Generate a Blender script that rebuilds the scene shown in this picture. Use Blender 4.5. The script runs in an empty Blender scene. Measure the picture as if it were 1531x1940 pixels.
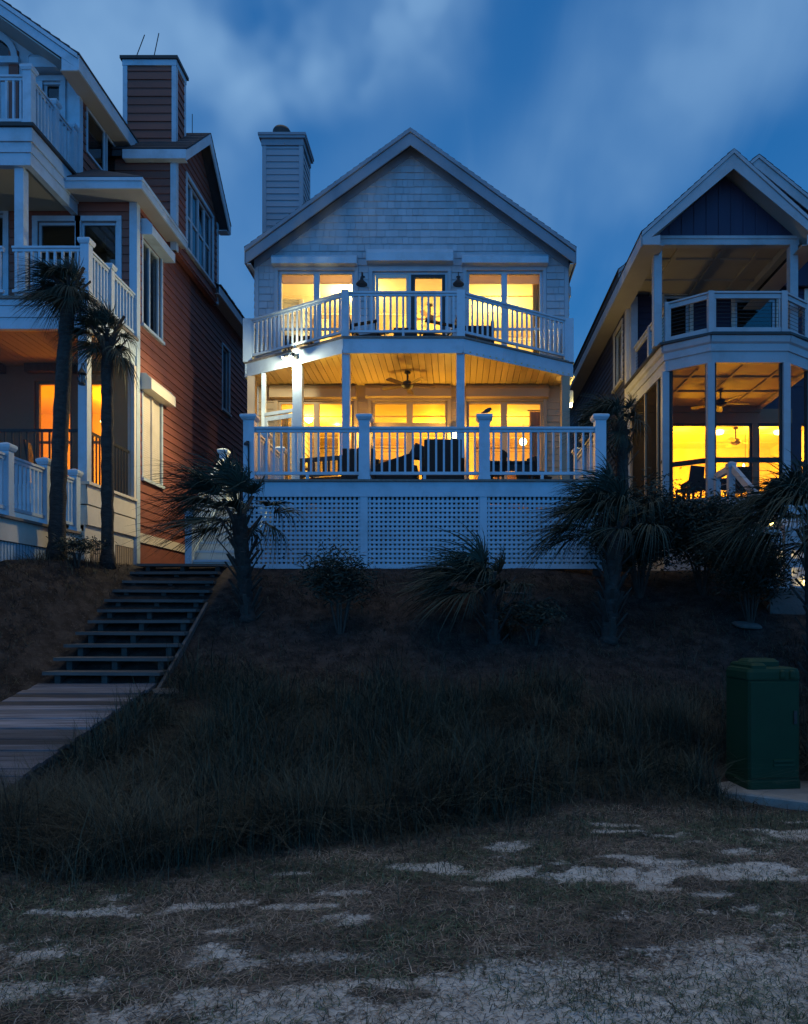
import bpy, bmesh, math, random
import numpy as np
from mathutils import Vector, Matrix

random.seed(7)
rng = np.random.default_rng(7)
R = math.radians
SC = bpy.context.scene
COL = SC.collection

# ------------------------------------------------------------------ camera
# level view camera: rising front / side shift, looking along +Y (inland) from the beach
F, CX, HY, EYE = 1400.0, 865.0, 1170.0, 1.6
cam = bpy.data.cameras.new("camera")
cam_o = bpy.data.objects.new("camera", cam)
COL.objects.link(cam_o)
cam_o.location = (0, 0, EYE)
cam_o.rotation_euler = (R(90), 0, 0)
cam.sensor_fit = 'VERTICAL'
cam.sensor_height = 36.0
cam.lens = 36.0 * F / 1940.0
cam.shift_x = -(CX - 765.5) / 1940.0
cam.shift_y = (HY - 970.0) / 1940.0
cam.clip_start = 0.05
cam.clip_end = 2000
SC.camera = cam_o


def at(u, v, d):
    """photograph measurement (u, v) at distance d -> metres"""
    return Vector(((u - CX) * d / F, d, EYE + (HY - v) * d / F))


def ux(u, d):
    return (u - CX) * d / F


def vz(v, d):
    return EYE + (HY - v) * d / F


# ------------------------------------------------------------------ render / exposure
SC.view_settings.view_transform = 'Standard'
SC.view_settings.look = 'None'
SC.view_settings.gamma = 1
SC.view_settings.exposure = 0.0
SC.render.engine = 'CYCLES'
SC.cycles.use_denoising = True
SC.cycles.max_bounces = 8
SC.cycles.diffuse_bounces = 4
SC.cycles.transparent_max_bounces = 24
SC.cycles.sample_clamp_indirect = 4.0
SC.cycles.caustics_reflective = False
SC.cycles.caustics_refractive = False

# ------------------------------------------------------------------ sky (blue hour, after sunset behind the camera)
world = bpy.data.worlds.new("World")
SC.world = world
world.use_nodes = True
wt = world.node_tree
for n_ in list(wt.nodes):
    wt.nodes.remove(n_)


def wn(t, **k):
    n = wt.nodes.new(t)
    for a, b in k.items():
        setattr(n, a, b)
    return n


def wmath(op, a, b=None, c=None, clamp=False):
    n = wn('ShaderNodeMath', operation=op, use_clamp=clamp)
    for i, x in enumerate((a, b, c)):
        if x is None:
            continue
        if isinstance(x, (int, float)):
            n.inputs[i].default_value = x
        else:
            wt.links.new(x, n.inputs[i])
    return n.outputs[0]


def wvec(op, a, b=None):
    n = wn('ShaderNodeVectorMath', operation=op)
    for i, x in enumerate((a, b)):
        if x is None:
            continue
        if isinstance(x, (tuple, list, Vector)):
            n.inputs[i].default_value = tuple(x)
        else:
            wt.links.new(x, n.inputs[i])
    return n.outputs['Value'] if op in ('DOT_PRODUCT', 'LENGTH') else n.outputs['Vector']


def wsmooth(x, lo, hi, a=0.0, b=1.0):
    n = wn('ShaderNodeMapRange', interpolation_type='SMOOTHSTEP')
    wt.links.new(x, n.inputs[0])
    n.inputs[1].default_value, n.inputs[2].default_value = lo, hi
    n.inputs[3].default_value, n.inputs[4].default_value = a, b
    return n.outputs[0]


def wmix(fac, a, b, blend='MIX'):
    n = wn('ShaderNodeMix', data_type='RGBA', blend_type=blend)
    for s, x in ((n.inputs[0], fac), (n.inputs[6], a), (n.inputs[7], b)):
        if isinstance(x, (int, float)):
            s.default_value = x
        elif isinstance(x, tuple):
            s.default_value = (*x, 1)
        else:
            wt.links.new(x, s)
    return n.outputs[2]


SUN_EL, SUN_AZ = R(-3.0), R(200)
tc = wn('ShaderNodeTexCoord')
D = tc.outputs['Generated']
dn = wn('ShaderNodeTexNoise')
dn.inputs['Scale'].default_value = 3.2
dn.inputs['Detail'].default_value = 4
wt.links.new(D, dn.inputs['Vector'])
wob = wvec('SUBTRACT', dn.outputs['Color'], (.5, .5, .5))
wobs = wvec('MULTIPLY', wob, (.17, .17, .17))
DW = wvec('ADD', D, wobs)
sep = wn('ShaderNodeSeparateXYZ')
wt.links.new(D, sep.inputs[0])
el = sep.outputs['Z']
ramp = wn('ShaderNodeValToRGB')
wt.links.new(el, ramp.inputs[0])
cr = ramp.color_ramp
cr.elements[0].position, cr.elements[0].color = 0.0, (.054, .250, .560, 1)
cr.elements[1].position, cr.elements[1].color = 1.0, (.014, .080, .260, 1)
for p_, c_ in ((.22, (.036, .202, .500, 1)), (.42, (.021, .155, .435, 1)), (.62, (.015, .127, .380, 1))):
    e_ = cr.elements.new(p_)
    e_.color = c_
sky = wn('ShaderNodeTexSky', sky_type='NISHITA', sun_disc=False, sun_elevation=SUN_EL, sun_rotation=SUN_AZ)
sky.ozone_density = 3.0
base = wmix(.05, ramp.outputs[0], sky.outputs[0], 'ADD')
# cloud layer
zz = wmath('ADD', wmath('MAXIMUM', el, 0.0), .22)
comb = wn('ShaderNodeCombineXYZ')
wt.links.new(wmath('DIVIDE', sep.outputs['X'], zz), comb.inputs[0])
wt.links.new(wmath('DIVIDE', sep.outputs['Y'], zz), comb.inputs[1])
mp = wn('ShaderNodeMapping')
mp.inputs['Rotation'].default_value = (0, 0, R(-38))
mp.inputs['Scale'].default_value = (1.5, .55, 1)
mp.inputs['Location'].default_value = (3.1, 1.7, 0)
wt.links.new(comb.outputs[0], mp.inputs[0])
cn = wn('ShaderNodeTexNoise')
cn.inputs['Scale'].default_value = 1.15
cn.inputs['Detail'].default_value = 8
cn.inputs['Roughness'].default_value = .50
cn.inputs['Distortion'].default_value = .25
wt.links.new(mp.outputs[0], cn.inputs['Vector'])
cloud = wsmooth(cn.outputs['Fac'], .42, .80, 0, .17)
mp2 = wn('ShaderNodeMapping')
mp2.inputs['Rotation'].default_value = (0, 0, R(-52))
mp2.inputs['Scale'].default_value = (5.2, .9, 1)
wt.links.new(comb.outputs[0], mp2.inputs[0])
cn2 = wn('ShaderNodeTexNoise')
cn2.inputs['Scale'].default_value = 1.3
cn2.inputs['Detail'].default_value = 9
cn2.inputs['Roughness'].default_value = .58
cn2.inputs['Distortion'].default_value = .5
wt.links.new(mp2.outputs[0], cn2.inputs['Vector'])
cloud = wmath('ADD', cloud, wsmooth(cn2.outputs['Fac'], .46, .76, 0, .075))


def dirpx(u, v):
    return Vector(((u - CX) / F, 1, (HY - v) / F)).normalized()


def bank(cloud, p, q, w, amt, ext):
    """a soft streak of cloud along the arc p-q"""
    a, b = dirpx(*p), dirpx(*q)
    n = a.cross(b).normalized()
    m = (a + b).normalized()
    f1 = wsmooth(wmath('ABSOLUTE', wvec('DOT_PRODUCT', DW, n)), 0.0, w, 1, 0)
    f2 = wsmooth(wvec('DOT_PRODUCT', DW, m), 1 - ext, 1.0, 0, 1)
    return wmath('ADD', cloud, wmath('MULTIPLY', wmath('MULTIPLY', f1, f2), amt))


cloud = bank(cloud, (150, 90), (300, 40), .20, .85, .030)
cloud = bank(cloud, (640, 0), (900, -10), .12, .36, .030)
cloud = bank(cloud, (860, 10), (960, -20), .08, .30, .008)
cloud = bank(cloud, (900, 0), (700, 330), .09, .16, .06)
cloud = bank(cloud, (1270, 60), (1000, 360), .11, .30, .065)
cloud = bank(cloud, (1500, 0), (1200, 330), .07, .26, .07)
cloud = bank(cloud, (1531, 60), (1340, 90), .09, .22, .02)
cloud = bank(cloud, (440, 330), (470, 560), .13, .22, .02)
cloud = bank(cloud, (1130, 420), (1120, 560), .14, .10, .03)
cloud = wmath('MINIMUM', cloud, 1.0)
skyc = wmix(cloud, base, (.215, .405, .680))
# the after-glow over the sea, behind the camera
glow = wmath('MULTIPLY', wsmooth(sep.outputs['Y'], .25, -.9), wsmooth(el, .85, .05))
glow = wmath('MULTIPLY', glow, wsmooth(el, -.10, .02))
skyc = wmix(glow, skyc, (.0, .25, .76), 'ADD')
# pale veil added overhead, out of view, to light the ground more neutrally
skyc = wmix(wsmooth(el, .74, .95), skyc, (.760, .720, .630))
bg = wn('ShaderNodeBackground')
wt.links.new(skyc, bg.inputs['Color'])
bg.inputs['Strength'].default_value = 1.0
wo = wn('ShaderNodeOutputWorld')
wt.links.new(bg.outputs[0], wo.inputs[0])

# last directional light from the afterglow
sun = bpy.data.lights.new("sun", 'SUN')
sun.energy = 0.05
sun.angle = R(40)
sun.color = (.55, .75, 1.0)
sun_o = bpy.data.objects.new("sun", sun)
COL.objects.link(sun_o)
sun_o.rotation_euler = (R(68), 0, R(-20))
sun_o.location = (0, -20, 20)

# ------------------------------------------------------------------ materials
def srgb(r, g, b):
    def l(c):
        c /= 255.0
        return c / 12.92 if c <= .04045 else ((c + .055) / 1.055) ** 2.4
    return (l(r), l(g), l(b))


def material(name, col, rough=.6, var=.12, scale=3.0, stretch=(1, 1, 1), bump=0.0, bscale=40.0, metal=0.0, spec=.4,
             dirt=None, dirt_amt=0.0, dirt_scale=1.2, detail=5):
    m = bpy.data.materials.new(name)
    m.use_nodes = True
    t = m.node_tree
    b = t.nodes['Principled BSDF']
    tc = t.nodes.new('ShaderNodeTexCoord')
    mp = t.nodes.new('ShaderNodeMapping')
    mp.inputs['Scale'].default_value = stretch
    t.links.new(tc.outputs['Object'], mp.inputs[0])
    n = t.nodes.new('ShaderNodeTexNoise')
    n.inputs['Scale'].default_value = scale
    n.inputs['Detail'].default_value = detail
    t.links.new(mp.outputs[0], n.inputs['Vector'])
    r = t.nodes.new('ShaderNodeValToRGB')
    r.color_ramp.elements[0].position = .25
    r.color_ramp.elements[1].position = .75
    r.color_ramp.elements[0].color = (*[max(0, c * (1 - var)) for c in col], 1)
    r.color_ramp.elements[1].color = (*[min(1, c * (1 + var)) for c in col], 1)
    t.links.new(n.outputs['Fac'], r.inputs[0])
    out = r.outputs[0]
    if dirt:
        n2 = t.nodes.new('ShaderNodeTexNoise')
        n2.inputs['Scale'].default_value = dirt_scale
        n2.inputs['Detail'].default_value = 8
        n2.inputs['Roughness'].default_value = .7
        t.links.new(tc.outputs['Object'], n2.inputs['Vector'])
        mr = t.nodes.new('ShaderNodeMapRange')
        mr.inputs[1].default_value, mr.inputs[2].default_value = .48, .72
        mr.inputs[3].default_value, mr.inputs[4].default_value = 0, dirt_amt
        t.links.new(n2.outputs['Fac'], mr.inputs[0])
        mx = t.nodes.new('ShaderNodeMix')
        mx.data_type = 'RGBA'
        t.links.new(mr.outputs[0], mx.inputs[0])
        t.links.new(out, mx.inputs[6])
        mx.inputs[7].default_value = (*dirt, 1)
        out = mx.outputs[2]
    t.links.new(out, b.inputs['Base Color'])
    b.inputs['Roughness'].default_value = rough
    b.inputs['Metallic'].default_value = metal
    b.inputs['Specular IOR Level'].default_value = spec
    if bump:
        nb = t.nodes.new('ShaderNodeTexNoise')
        nb.inputs['Scale'].default_value = bscale
        nb.inputs['Detail'].default_value = 4
        t.links.new(mp.outputs[0], nb.inputs['Vector'])
        bp = t.nodes.new('ShaderNodeBump')
        bp.inputs['Strength'].default_value = bump
        bp.inputs['Distance'].default_value = .02
        t.links.new(nb.outputs['Fac'], bp.inputs['Height'])
        t.links.new(bp.outputs[0], b.inputs['Normal'])
    return m


def island_var(m, amt):
    """every board / shingle / leaf its own slight tone"""
    t = m.node_tree
    b = t.nodes['Principled BSDF']
    lk = b.inputs['Base Color'].links[0]
    src = lk.from_socket
    g = t.nodes.new('ShaderNodeNewGeometry')
    mr = t.nodes.new('ShaderNodeMapRange')
    mr.inputs[3].default_value, mr.inputs[4].default_value = 1 - amt, 1 + amt
    t.links.new(g.outputs['Random Per Island'], mr.inputs[0])
    mx = t.nodes.new('ShaderNodeVectorMath')
    mx.operation = 'SCALE'
    t.links.new(src, mx.inputs[0])
    t.links.new(mr.outputs[0], mx.inputs['Scale'])
    t.links.new(mx.outputs[0], b.inputs['Base Color'])
    return m


def glass(name, tint=(1, 1, 1), refl=1.0):
    m = bpy.data.materials.new(name)
    m.use_nodes = True
    t = m.node_tree
    t.nodes.remove(t.nodes['Principled BSDF'])
    o = t.nodes['Material Output']
    tr = t.nodes.new('ShaderNodeBsdfTransparent')
    tr.inputs[0].default_value = (*tint, 1)
    gl = t.nodes.new('ShaderNodeBsdfGlossy')
    gl.inputs['Roughness'].default_value = .015
    fr = t.nodes.new('ShaderNodeFresnel')
    fr.inputs[0].default_value = 1.5
    mu = t.nodes.new('ShaderNodeMath')
    mu.operation = 'MULTIPLY'
    mu.inputs[1].default_value = refl
    t.links.new(fr.outputs[0], mu.inputs[0])
    mx = t.nodes.new('ShaderNodeMixShader')
    t.links.new(mu.outputs[0], mx.inputs[0])
    t.links.new(tr.outputs[0], mx.inputs[1])
    t.links.new(gl.outputs[0], mx.inputs[2])
    t.links.new(mx.outputs[0], o.inputs[0])
    return m


def screen_mat(name, col, open_=.7):
    m = bpy.data.materials.new(name)
    m.use_nodes = True
    t = m.node_tree
    t.nodes.remove(t.nodes['Principled BSDF'])
    o = t.nodes['Material Output']
    tr = t.nodes.new('ShaderNodeBsdfTransparent')
    df = t.nodes.new('ShaderNodeBsdfDiffuse')
    df.inputs[0].default_value = (*col, 1)
    mx = t.nodes.new('ShaderNodeMixShader')
    mx.inputs[0].default_value = 1 - open_
    t.links.new(tr.outputs[0], mx.inputs[1])
    t.links.new(df.outputs[0], mx.inputs[2])
    t.links.new(mx.outputs[0], o.inputs[0])
    return m


def emitter(name, col, strength):
    m = bpy.data.materials.new(name)
    m.use_nodes = True
    b = m.node_tree.nodes['Principled BSDF']
    b.inputs['Base Color'].default_value = (*col, 1)
    b.inputs['Emission Color'].default_value = (*col, 1)
    b.inputs['Emission Strength'].default_value = strength
    return m


M = {}
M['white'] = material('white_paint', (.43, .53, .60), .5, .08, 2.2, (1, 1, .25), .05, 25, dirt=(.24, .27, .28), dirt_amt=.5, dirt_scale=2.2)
M['pale'] = island_var(material('pale_grey_shingle', (.42, .44, .47), .65, .08, 4, (1, 1, .3), .12, 40, dirt=(.30, .31, .33), dirt_amt=.35, dirt_scale=.9), .09)
M['palelap'] = island_var(material('pale_grey_lap_siding', (.42, .44, .47), .6, .06, 2, (1, 1, .3), .08, 40, dirt=(.30, .31, .33), dirt_amt=.3), .05)
M['brown'] = island_var(material('red_brown_siding', (.235, .080, .055), .65, .12, 2.5, (.4, .4, 3), .1, 30, dirt=(.14, .058, .044), dirt_amt=.5), .10)
M['cream'] = material('cream_paint', (.62, .57, .49), .55, .06, 2.0, (1, 1, .4), .05, 25, dirt=(.33, .29, .22), dirt_amt=.4)
M['navy'] = island_var(material('navy_siding', (.060, .066, .105), .65, .10, 3, (.5, .5, 2), .1, 30), .08)
M['navydark'] = island_var(material('dark_navy_board', (.030, .028, .058), .65, .10, 3, (1, 1, .3), .1, 30), .06)
def shade_cloth(name, col, amt):
    m = bpy.data.materials.new(name)
    m.use_nodes = True
    t = m.node_tree
    t.nodes.remove(t.nodes['Principled BSDF'])
    o = t.nodes['Material Output']
    a = t.nodes.new('ShaderNodeBsdfTranslucent')
    b = t.nodes.new('ShaderNodeBsdfDiffuse')
    a.inputs[0].default_value = b.inputs[0].default_value = (*col, 1)
    mx = t.nodes.new('ShaderNodeMixShader')
    mx.inputs[0].default_value = 1 - amt
    t.links.new(a.outputs[0], mx.inputs[1])
    t.links.new(b.outputs[0], mx.inputs[2])
    t.links.new(mx.outputs[0], o.inputs[0])
    return m


M['shadecloth'] = shade_cloth('rolled_shade_cloth', (.62, .50, .36), .6)
M['greytrim'] = material('grey_trim_paint', (.25, .27, .305), .6, .08, 2.2, (1, 1, .3), .05, 25, dirt=(.16, .16, .17), dirt_amt=.5, dirt_scale=2)
M['dimwhite'] = material('dull_white_paint', (.37, .375, .39), .55, .08, 2.2, (1, 1, .3), .05, 25, dirt=(.22, .20, .18), dirt_amt=.5, dirt_scale=2)
M['greylap'] = island_var(material('grey_chimney_siding', (.32, .34, .375), .6, .06, 2, (1, 1, .3), .08, 40), .06)
M['porchlit'] = material('porch_paint_lamplit', (.44, .32, .18), .6, .07, 2.0, (1, 1, .4), .05, 25)  # the orange lamp light on the porch walls is put into this colour
M['porchbrown'] = material('porch_brown_and_spill', (.27, .155, .085), .65, .1, 2.0)  # the left porch's dimness and warm spill are put into this brown
M['soffit'] = material('soffit_paint', (.36, .34, .31), .6, .07, 2.0)
M['tan'] = material('tan_paint_and_shade', (.34, .26, .18), .7, .08, 2)
M['roof'] = island_var(material('asphalt_shingle', (.045, .045, .050), .85, .25, 6, bump=.3, bscale=60), .2)
M['dark'] = material('dark_bronze_metal', (.030, .026, .023), .45, .15, 6)
M['black'] = material('black_iron', (.012, .012, .013), .45, .2, 8)
M['deckboard'] = island_var(material('weathered_deck_board', (.17, .145, .125), .75, .22, 3, (6, .6, 1), .3, 30), .18)
M['treadwood'] = island_var(material('grey_tread_wood', (.095, .085, .078), .8, .25, 3, (.6, 6, 1), .35, 30), .2)
M['walkwood'] = island_var(material('grey_boardwalk_plank', (.125, .115, .125), .7, .62, 4, (.4, 9, 1), .4, 30), .75)
M['beam'] = material('dark_timber', (.06, .052, .046), .85, .3, 4, (2, 2, 2), .3, 20)
M['ceil'] = island_var(material('porch_ceiling_board', (.60, .43, .17), .5, .08, 2, (5, .5, 1), .05, 30), .14)
M['ceilpaint'] = material('porch_ceiling_paint', (.40, .36, .27), .6, .06, 2)
M['room'] = material('room_paint', (.78, .66, .40), .7, .04, 1.5)
M['roomdark'] = material('room_paint_tan', (.64, .48, .24), .7, .05, 1.5)
M['roomfloor'] = material('room_floor_wood', (.34, .22, .12), .45, .15, 2, (6, .6, 1))
M['glass'] = glass('window_glass', (.97, .97, .97), .22)
M['glassdark'] = glass('dark_window_glass', (.55, .6, .62), 1.6)
M['screen'] = screen_mat('insect_screen', (.05, .05, .05), .84)
M['curtain'] = material('curtain_cloth', (.45, .52, .55), .8, .1, 5, (4, 4, .2))
M['wicker'] = island_var(material('dark_wicker', (.022, .020, .020), .7, .3, 60, bump=.4, bscale=90), .1)
M['cushion'] = material('dark_cushion', (.020, .021, .026), .85, .2, 20, bump=.2, bscale=80)
M['wood'] = material('stained_wood', (.10, .055, .03), .55, .2, 3, (6, 1, 1))
M['green'] = material('green_cabinet_paint', (.008, .036, .015), .6, .12, 4, bump=.04, bscale=60, spec=.2, dirt=(.022, .040, .024), dirt_amt=.45, dirt_scale=3)
M['concrete'] = material('pad_concrete', (.25, .235, .21), .9, .18, 5, bump=.3, bscale=50, dirt=(.16, .15, .13), dirt_amt=.6, dirt_scale=4)
M['stone'] = material('pale_stone', (.11, .10, .09), .9, .25, 8, bump=.4, bscale=30)
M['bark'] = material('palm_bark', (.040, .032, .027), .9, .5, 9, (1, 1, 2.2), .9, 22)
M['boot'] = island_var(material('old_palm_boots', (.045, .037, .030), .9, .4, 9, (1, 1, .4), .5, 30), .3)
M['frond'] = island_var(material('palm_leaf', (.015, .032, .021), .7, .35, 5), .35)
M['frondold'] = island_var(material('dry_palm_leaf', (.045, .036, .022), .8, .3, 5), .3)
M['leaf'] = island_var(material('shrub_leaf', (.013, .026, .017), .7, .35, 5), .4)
M['twig'] = material('shrub_twig', (.06, .045, .035), .9, .3, 8)
M['lawn'] = island_var(material('short_grass', (.062, .086, .046), .75, .5, 2.0), .85)
M['thatch'] = island_var(material('dry_thatch', (.21, .165, .125), .85, .5, 2.0), .9)
M['dune'] = island_var(material('dune_grass', (.054, .052, .032), .8, .5, 1.2), .85)
M['scrub'] = island_var(material('low_scrub_stalks', (.028, .036, .022), .8, .5, 1.5), .8)
M['straw'] = island_var(material('pine_straw', (.058, .042, .032), .9, .4, 1.5), .85)
M['feather'] = material('grey_feathers', (.05, .048, .05), .8, .3, 20)
M['shade'] = emitter('lit_lamp_shade', (1.0, .62, .16), 3.2)
M['bulb'] = emitter('warm_bulb', (1.0, .72, .26), 22)
M['bulbw'] = emitter('flood_bulb', (1.0, .96, .74), 60)
M['stepbulb'] = emitter('step_light_lens', (1.0, .74, .26), 7)


# ------------------------------------------------------------------ objects
ORIG = {}


def tag(o, label=None, cat=None, group=None, kind=None):
    if label: o['label'] = label
    if cat: o['category'] = cat
    if group: o['group'] = group
    if kind: o['kind'] = kind
    return o


def thing(name, label, cat, loc=(0, 0, 0), rz=0.0, group=None):
    o = bpy.data.objects.new(name, None)
    COL.objects.link(o)
    o.empty_display_size = .2
    o.location = loc
    o.rotation_euler = (0, 0, rz)
    ORIG[o.name] = Vector(loc)
    return tag(o, label, cat, group)


def proto(name, label, cat, group=None):
    """a thing modelled about its own origin, placed later"""
    return thing(name, label, cat, (0, 0, 0), 0, group)


def dup(root, loc, rz=0.0, label=None, group=None, scale=None):
    r = root.copy()
    COL.objects.link(r)
    r.location = loc
    r.rotation_euler = (0, 0, rz)
    if scale: r.scale = (scale,) * 3
    if label: r['label'] = label
    if group: r['group'] = group
    for ch in list(root.children):
        c = ch.copy()
        COL.objects.link(c)
        c.parent = r
        for g in ch.children:
            d = g.copy()
            COL.objects.link(d)
            d.parent = c
    return r


class MB:
    def __init__(s):
        s.v, s.f = [], []

    def add(s, vs, fs):
        o = len(s.v)
        s.v += [tuple(p) for p in vs]
        s.f += [[i + o for i in f] for f in fs]
        return s

    def hexa(s, p):
        return s.add(p, [(3, 2, 1, 0), (4, 5, 6, 7), (0, 1, 5, 4), (1, 2, 6, 5), (2, 3, 7, 6), (3, 0, 4, 7)])

    def box(s, x0, x1, y0, y1, z0, z1):
        return s.hexa([(x0, y0, z0), (x1, y0, z0), (x1, y1, z0), (x0, y1, z0), (x0, y0, z1), (x1, y0, z1), (x1, y1, z1), (x0, y1, z1)])

    def pbox(s, P, u0, u1, n0, n1, z0, z1):
        return s.hexa([P(u0, n1, z0), P(u1, n1, z0), P(u1, n0, z0), P(u0, n0, z0), P(u0, n1, z1), P(u1, n1, z1), P(u1, n0, z1), P(u0, n0, z1)])

    def prism(s, poly, a0, a1, axis='z'):
        n = len(poly)
        mk = {'z': lambda p, a: (p[0], p[1], a), 'y': lambda p, a: (p[0], a, p[1]), 'x': lambda p, a: (a, p[0], p[1])}[axis]
        vs = [mk(p, a0) for p in poly] + [mk(p, a1) for p in poly]
        fs = [list(range(n))[::-1], list(range(n, 2 * n))] + [(i, (i + 1) % n, n + (i + 1) % n, n + i) for i in range(n)]
        return s.add(vs, fs)

    def pprism(s, P, prof, u0, u1):
        """profile in (n, z) run along u"""
        n = len(prof)
        vs = [P(u0, a, z) for a, z in prof] + [P(u1, a, z) for a, z in prof]
        fs = [list(range(n))[::-1], list(range(n, 2 * n))] + [(i, (i + 1) % n, n + (i + 1) % n, n + i) for i in range(n)]
        return s.add(vs, fs)

    def bar(s, p, q, w, h, up=(0, 0, 1)):
        p, q = Vector(p), Vector(q)
        d = (q - p).normalized()
        sd = d.cross(Vector(up))
        sd = (sd.normalized() if sd.length > 1e-6 else Vector((1, 0, 0))) * (w / 2)
        u = sd.cross(d).normalized() * (h / 2)
        return s.hexa([p - sd - u, p + sd - u, q + sd - u, q - sd - u, p - sd + u, p + sd + u, q + sd + u, q - sd + u])

    def tube(s, pts, rad, n=8, cap=True):
        pts = [Vector(p) for p in pts]
        if not isinstance(rad, (list, tuple)):
            rad = [rad] * len(pts)
        vs, fs = [], []
        pv = None
        for i, p in enumerate(pts):
            d = (pts[min(i + 1, len(pts) - 1)] - pts[max(i - 1, 0)])
            d = d.normalized() if d.length > 1e-9 else Vector((0, 0, 1))
            if pv is None:
                a = d.cross(Vector((0, 1, 0)))
                if a.length < .1: a = d.cross(Vector((1, 0, 0)))
            else:
                a = pv - d * pv.dot(d)
            a = a.normalized()
            pv = a
            b = d.cross(a)
            for k in range(n):
                t = 2 * math.pi * k / n
                vs.append(p + (a * math.cos(t) + b * math.sin(t)) * rad[i])
        for i in range(len(pts) - 1):
            for k in range(n):
                fs.append((i * n + k, i * n + (k + 1) % n, (i + 1) * n + (k + 1) % n, (i + 1) * n + k))
        if cap:
            fs.append(list(range(n))[::-1])
            fs.append([(len(pts) - 1) * n + k for k in range(n)])
        return s.add(vs, fs)

    def lathe(s, prof, c=(0, 0, 0), n=16, sx=1, sy=1):
        vs, fs = [], []
        for r, z in prof:
            for k in range(n):
                t = 2 * math.pi * k / n
                vs.append((c[0] + max(r, 1e-4) * math.cos(t) * sx, c[1] + max(r, 1e-4) * math.sin(t) * sy, c[2] + z))
        for i in range(len(prof) - 1):
            for k in range(n):
                fs.append((i * n + k, i * n + (k + 1) % n, (i + 1) * n + (k + 1) % n, (i + 1) * n + k))
        fs.append(list(range(n))[::-1])
        fs.append([(len(prof) - 1) * n + k for k in range(n)])
        return s.add(vs, fs)

    def build(s, name, mat, parent=None, label=None, cat=None, group=None, kind=None, smooth=False, bevel=0, recalc=True):
        me = bpy.data.meshes.new(name)
        off = Vector((0, 0, 0))
        if parent is not None:
            off = ORIG[parent.name]
        me.from_pydata([(x - off.x, y - off.y, z - off.z) for x, y, z in s.v], [], s.f)
        if recalc:
            bm = bmesh.new()
            bm.from_mesh(me)
            bmesh.ops.recalc_face_normals(bm, faces=bm.faces)
            bm.to_mesh(me)
            bm.free()
        if smooth:
            me.polygons.foreach_set('use_smooth', [True] * len(me.polygons))
        me.materials.append(mat if not isinstance(mat, str) else M[mat])
        o = bpy.data.objects.new(name, me)
        COL.objects.link(o)
        if parent is not None:
            o.parent = parent
        ORIG[o.name] = off
        if bevel:
            b = o.modifiers.new('bevel', 'BEVEL')
            b.width = bevel
            b.segments = 2
            b.limit_method = 'ANGLE'
        return tag(o, label, cat, group, kind)


def front(Y):
    return lambda u, n, z: (u, Y - n, z)


def rside(X):
    return lambda u, n, z: (X + n, u, z)


def lside(X):
    return lambda u, n, z: (X - n, u, z)


def facet(p, q):
    """vertical wall from plan point p to q; outward = right-hand side of p->q seen from above"""
    p, q = Vector((p[0], p[1])), Vector((q[0], q[1]))
    d = (q - p).normalized()
    nn = Vector((d.y, -d.x))
    return (lambda u, n, z: (p.x + d.x * u + nn.x * n, p.y + d.y * u + nn.y * n, z)), (q - p).length


def cut(a, b, holes):
    out = [(a, b)]
    for h0, h1 in holes:
        nx = []
        for x0, x1 in out:
            if h1 <= x0 or h0 >= x1:
                nx.append((x0, x1))
            else:
                if h0 > x0: nx.append((x0, h0))
                if h1 < x1: nx.append((h1, x1))
        out = nx
    return [(x0, x1) for x0, x1 in out if x1 - x0 > .015]


def wall_spans(u0, u1, opens, gable=None):
    """spans of solid wall at height z; gable = function z -> (u0, u1)"""
    def fn(za, zb):
        zm = (za + zb) / 2
        a, b = u0, u1
        if gable:
            g = gable(zm)
            if g is None: return []
            a, b = max(a, g[0]), min(b, g[1])
        if b - a < .03: return []
        return cut(a, b, [(o[0], o[1]) for o in opens if o[2] < zm < o[3]])
    return fn


def lap(mb, P, z0, z1, expo, spans, thick=.027, maxlen=4.5):
    z = z0
    while z < z1 - .01:
        zt = min(z + expo, z1)
        for a, b in spans(z, zt):
            x = a
            first = True
            while x < b - 1e-4:
                L = random.uniform(.6, 1.0) * maxlen if not first else random.uniform(.3, 1.0) * maxlen
                e = b if b - x < L + .5 else x + L
                mb.pprism(P, [(-.002, z), (thick + random.uniform(-.003, .003), z), (.006, zt + .012), (-.002, zt + .012)], x, e - (.002 if e < b else 0))
                x = e
                first = False
        z = zt


def shingles(mb, P, z0, z1, expo, spans):
    z = z0
    while z < z1 - .01:
        zt = min(z + expo, z1)
        for a, b in spans(z, zt):
            x = a
            while x < b - 1e-4:
                w = random.choice((.11, .14, .17, .2, .24, .3))
                e = b if b - x < w + .05 else x + w
                dz = random.uniform(-.004, .003)
                mb.pprism(P, [(-.002, z + dz), (.028 + random.uniform(-.006, .006), z + dz), (.006, zt + .012), (-.002, zt + .012)], x + .0035, e - .004)
                x = e
        z = zt


def solid_wall(mb, P, u0, u1, z0, z1, opens, T=.14):
    us = sorted({u0, u1, *[min(max(o[i], u0), u1) for o in opens for i in (0, 1)]})
    for a, b in zip(us[:-1], us[1:]):
        m = (a + b) / 2
        hs = sorted((o[2], o[3]) for o in opens if o[0] < m < o[1])
        for c, d in cut(z0, z1, hs):
            mb.pbox(P, a, b, -T, -.001, c, d)


def casing(mb, P, u0, u1, z0, z1, w=.09, t=.036, sill=True):
    mb.pbox(P, u0 - w, u0, -.02, t, z0, z1)
    mb.pbox(P, u1, u1 + w, -.02, t, z0, z1)
    mb.pbox(P, u0 - w, u1 + w, -.02, t + .004, z1, z1 + w)
    if sill: mb.pbox(P, u0 - w - .02, u1 + w + .02, -.02, t + .04, z0 - .06, z0)


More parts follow.
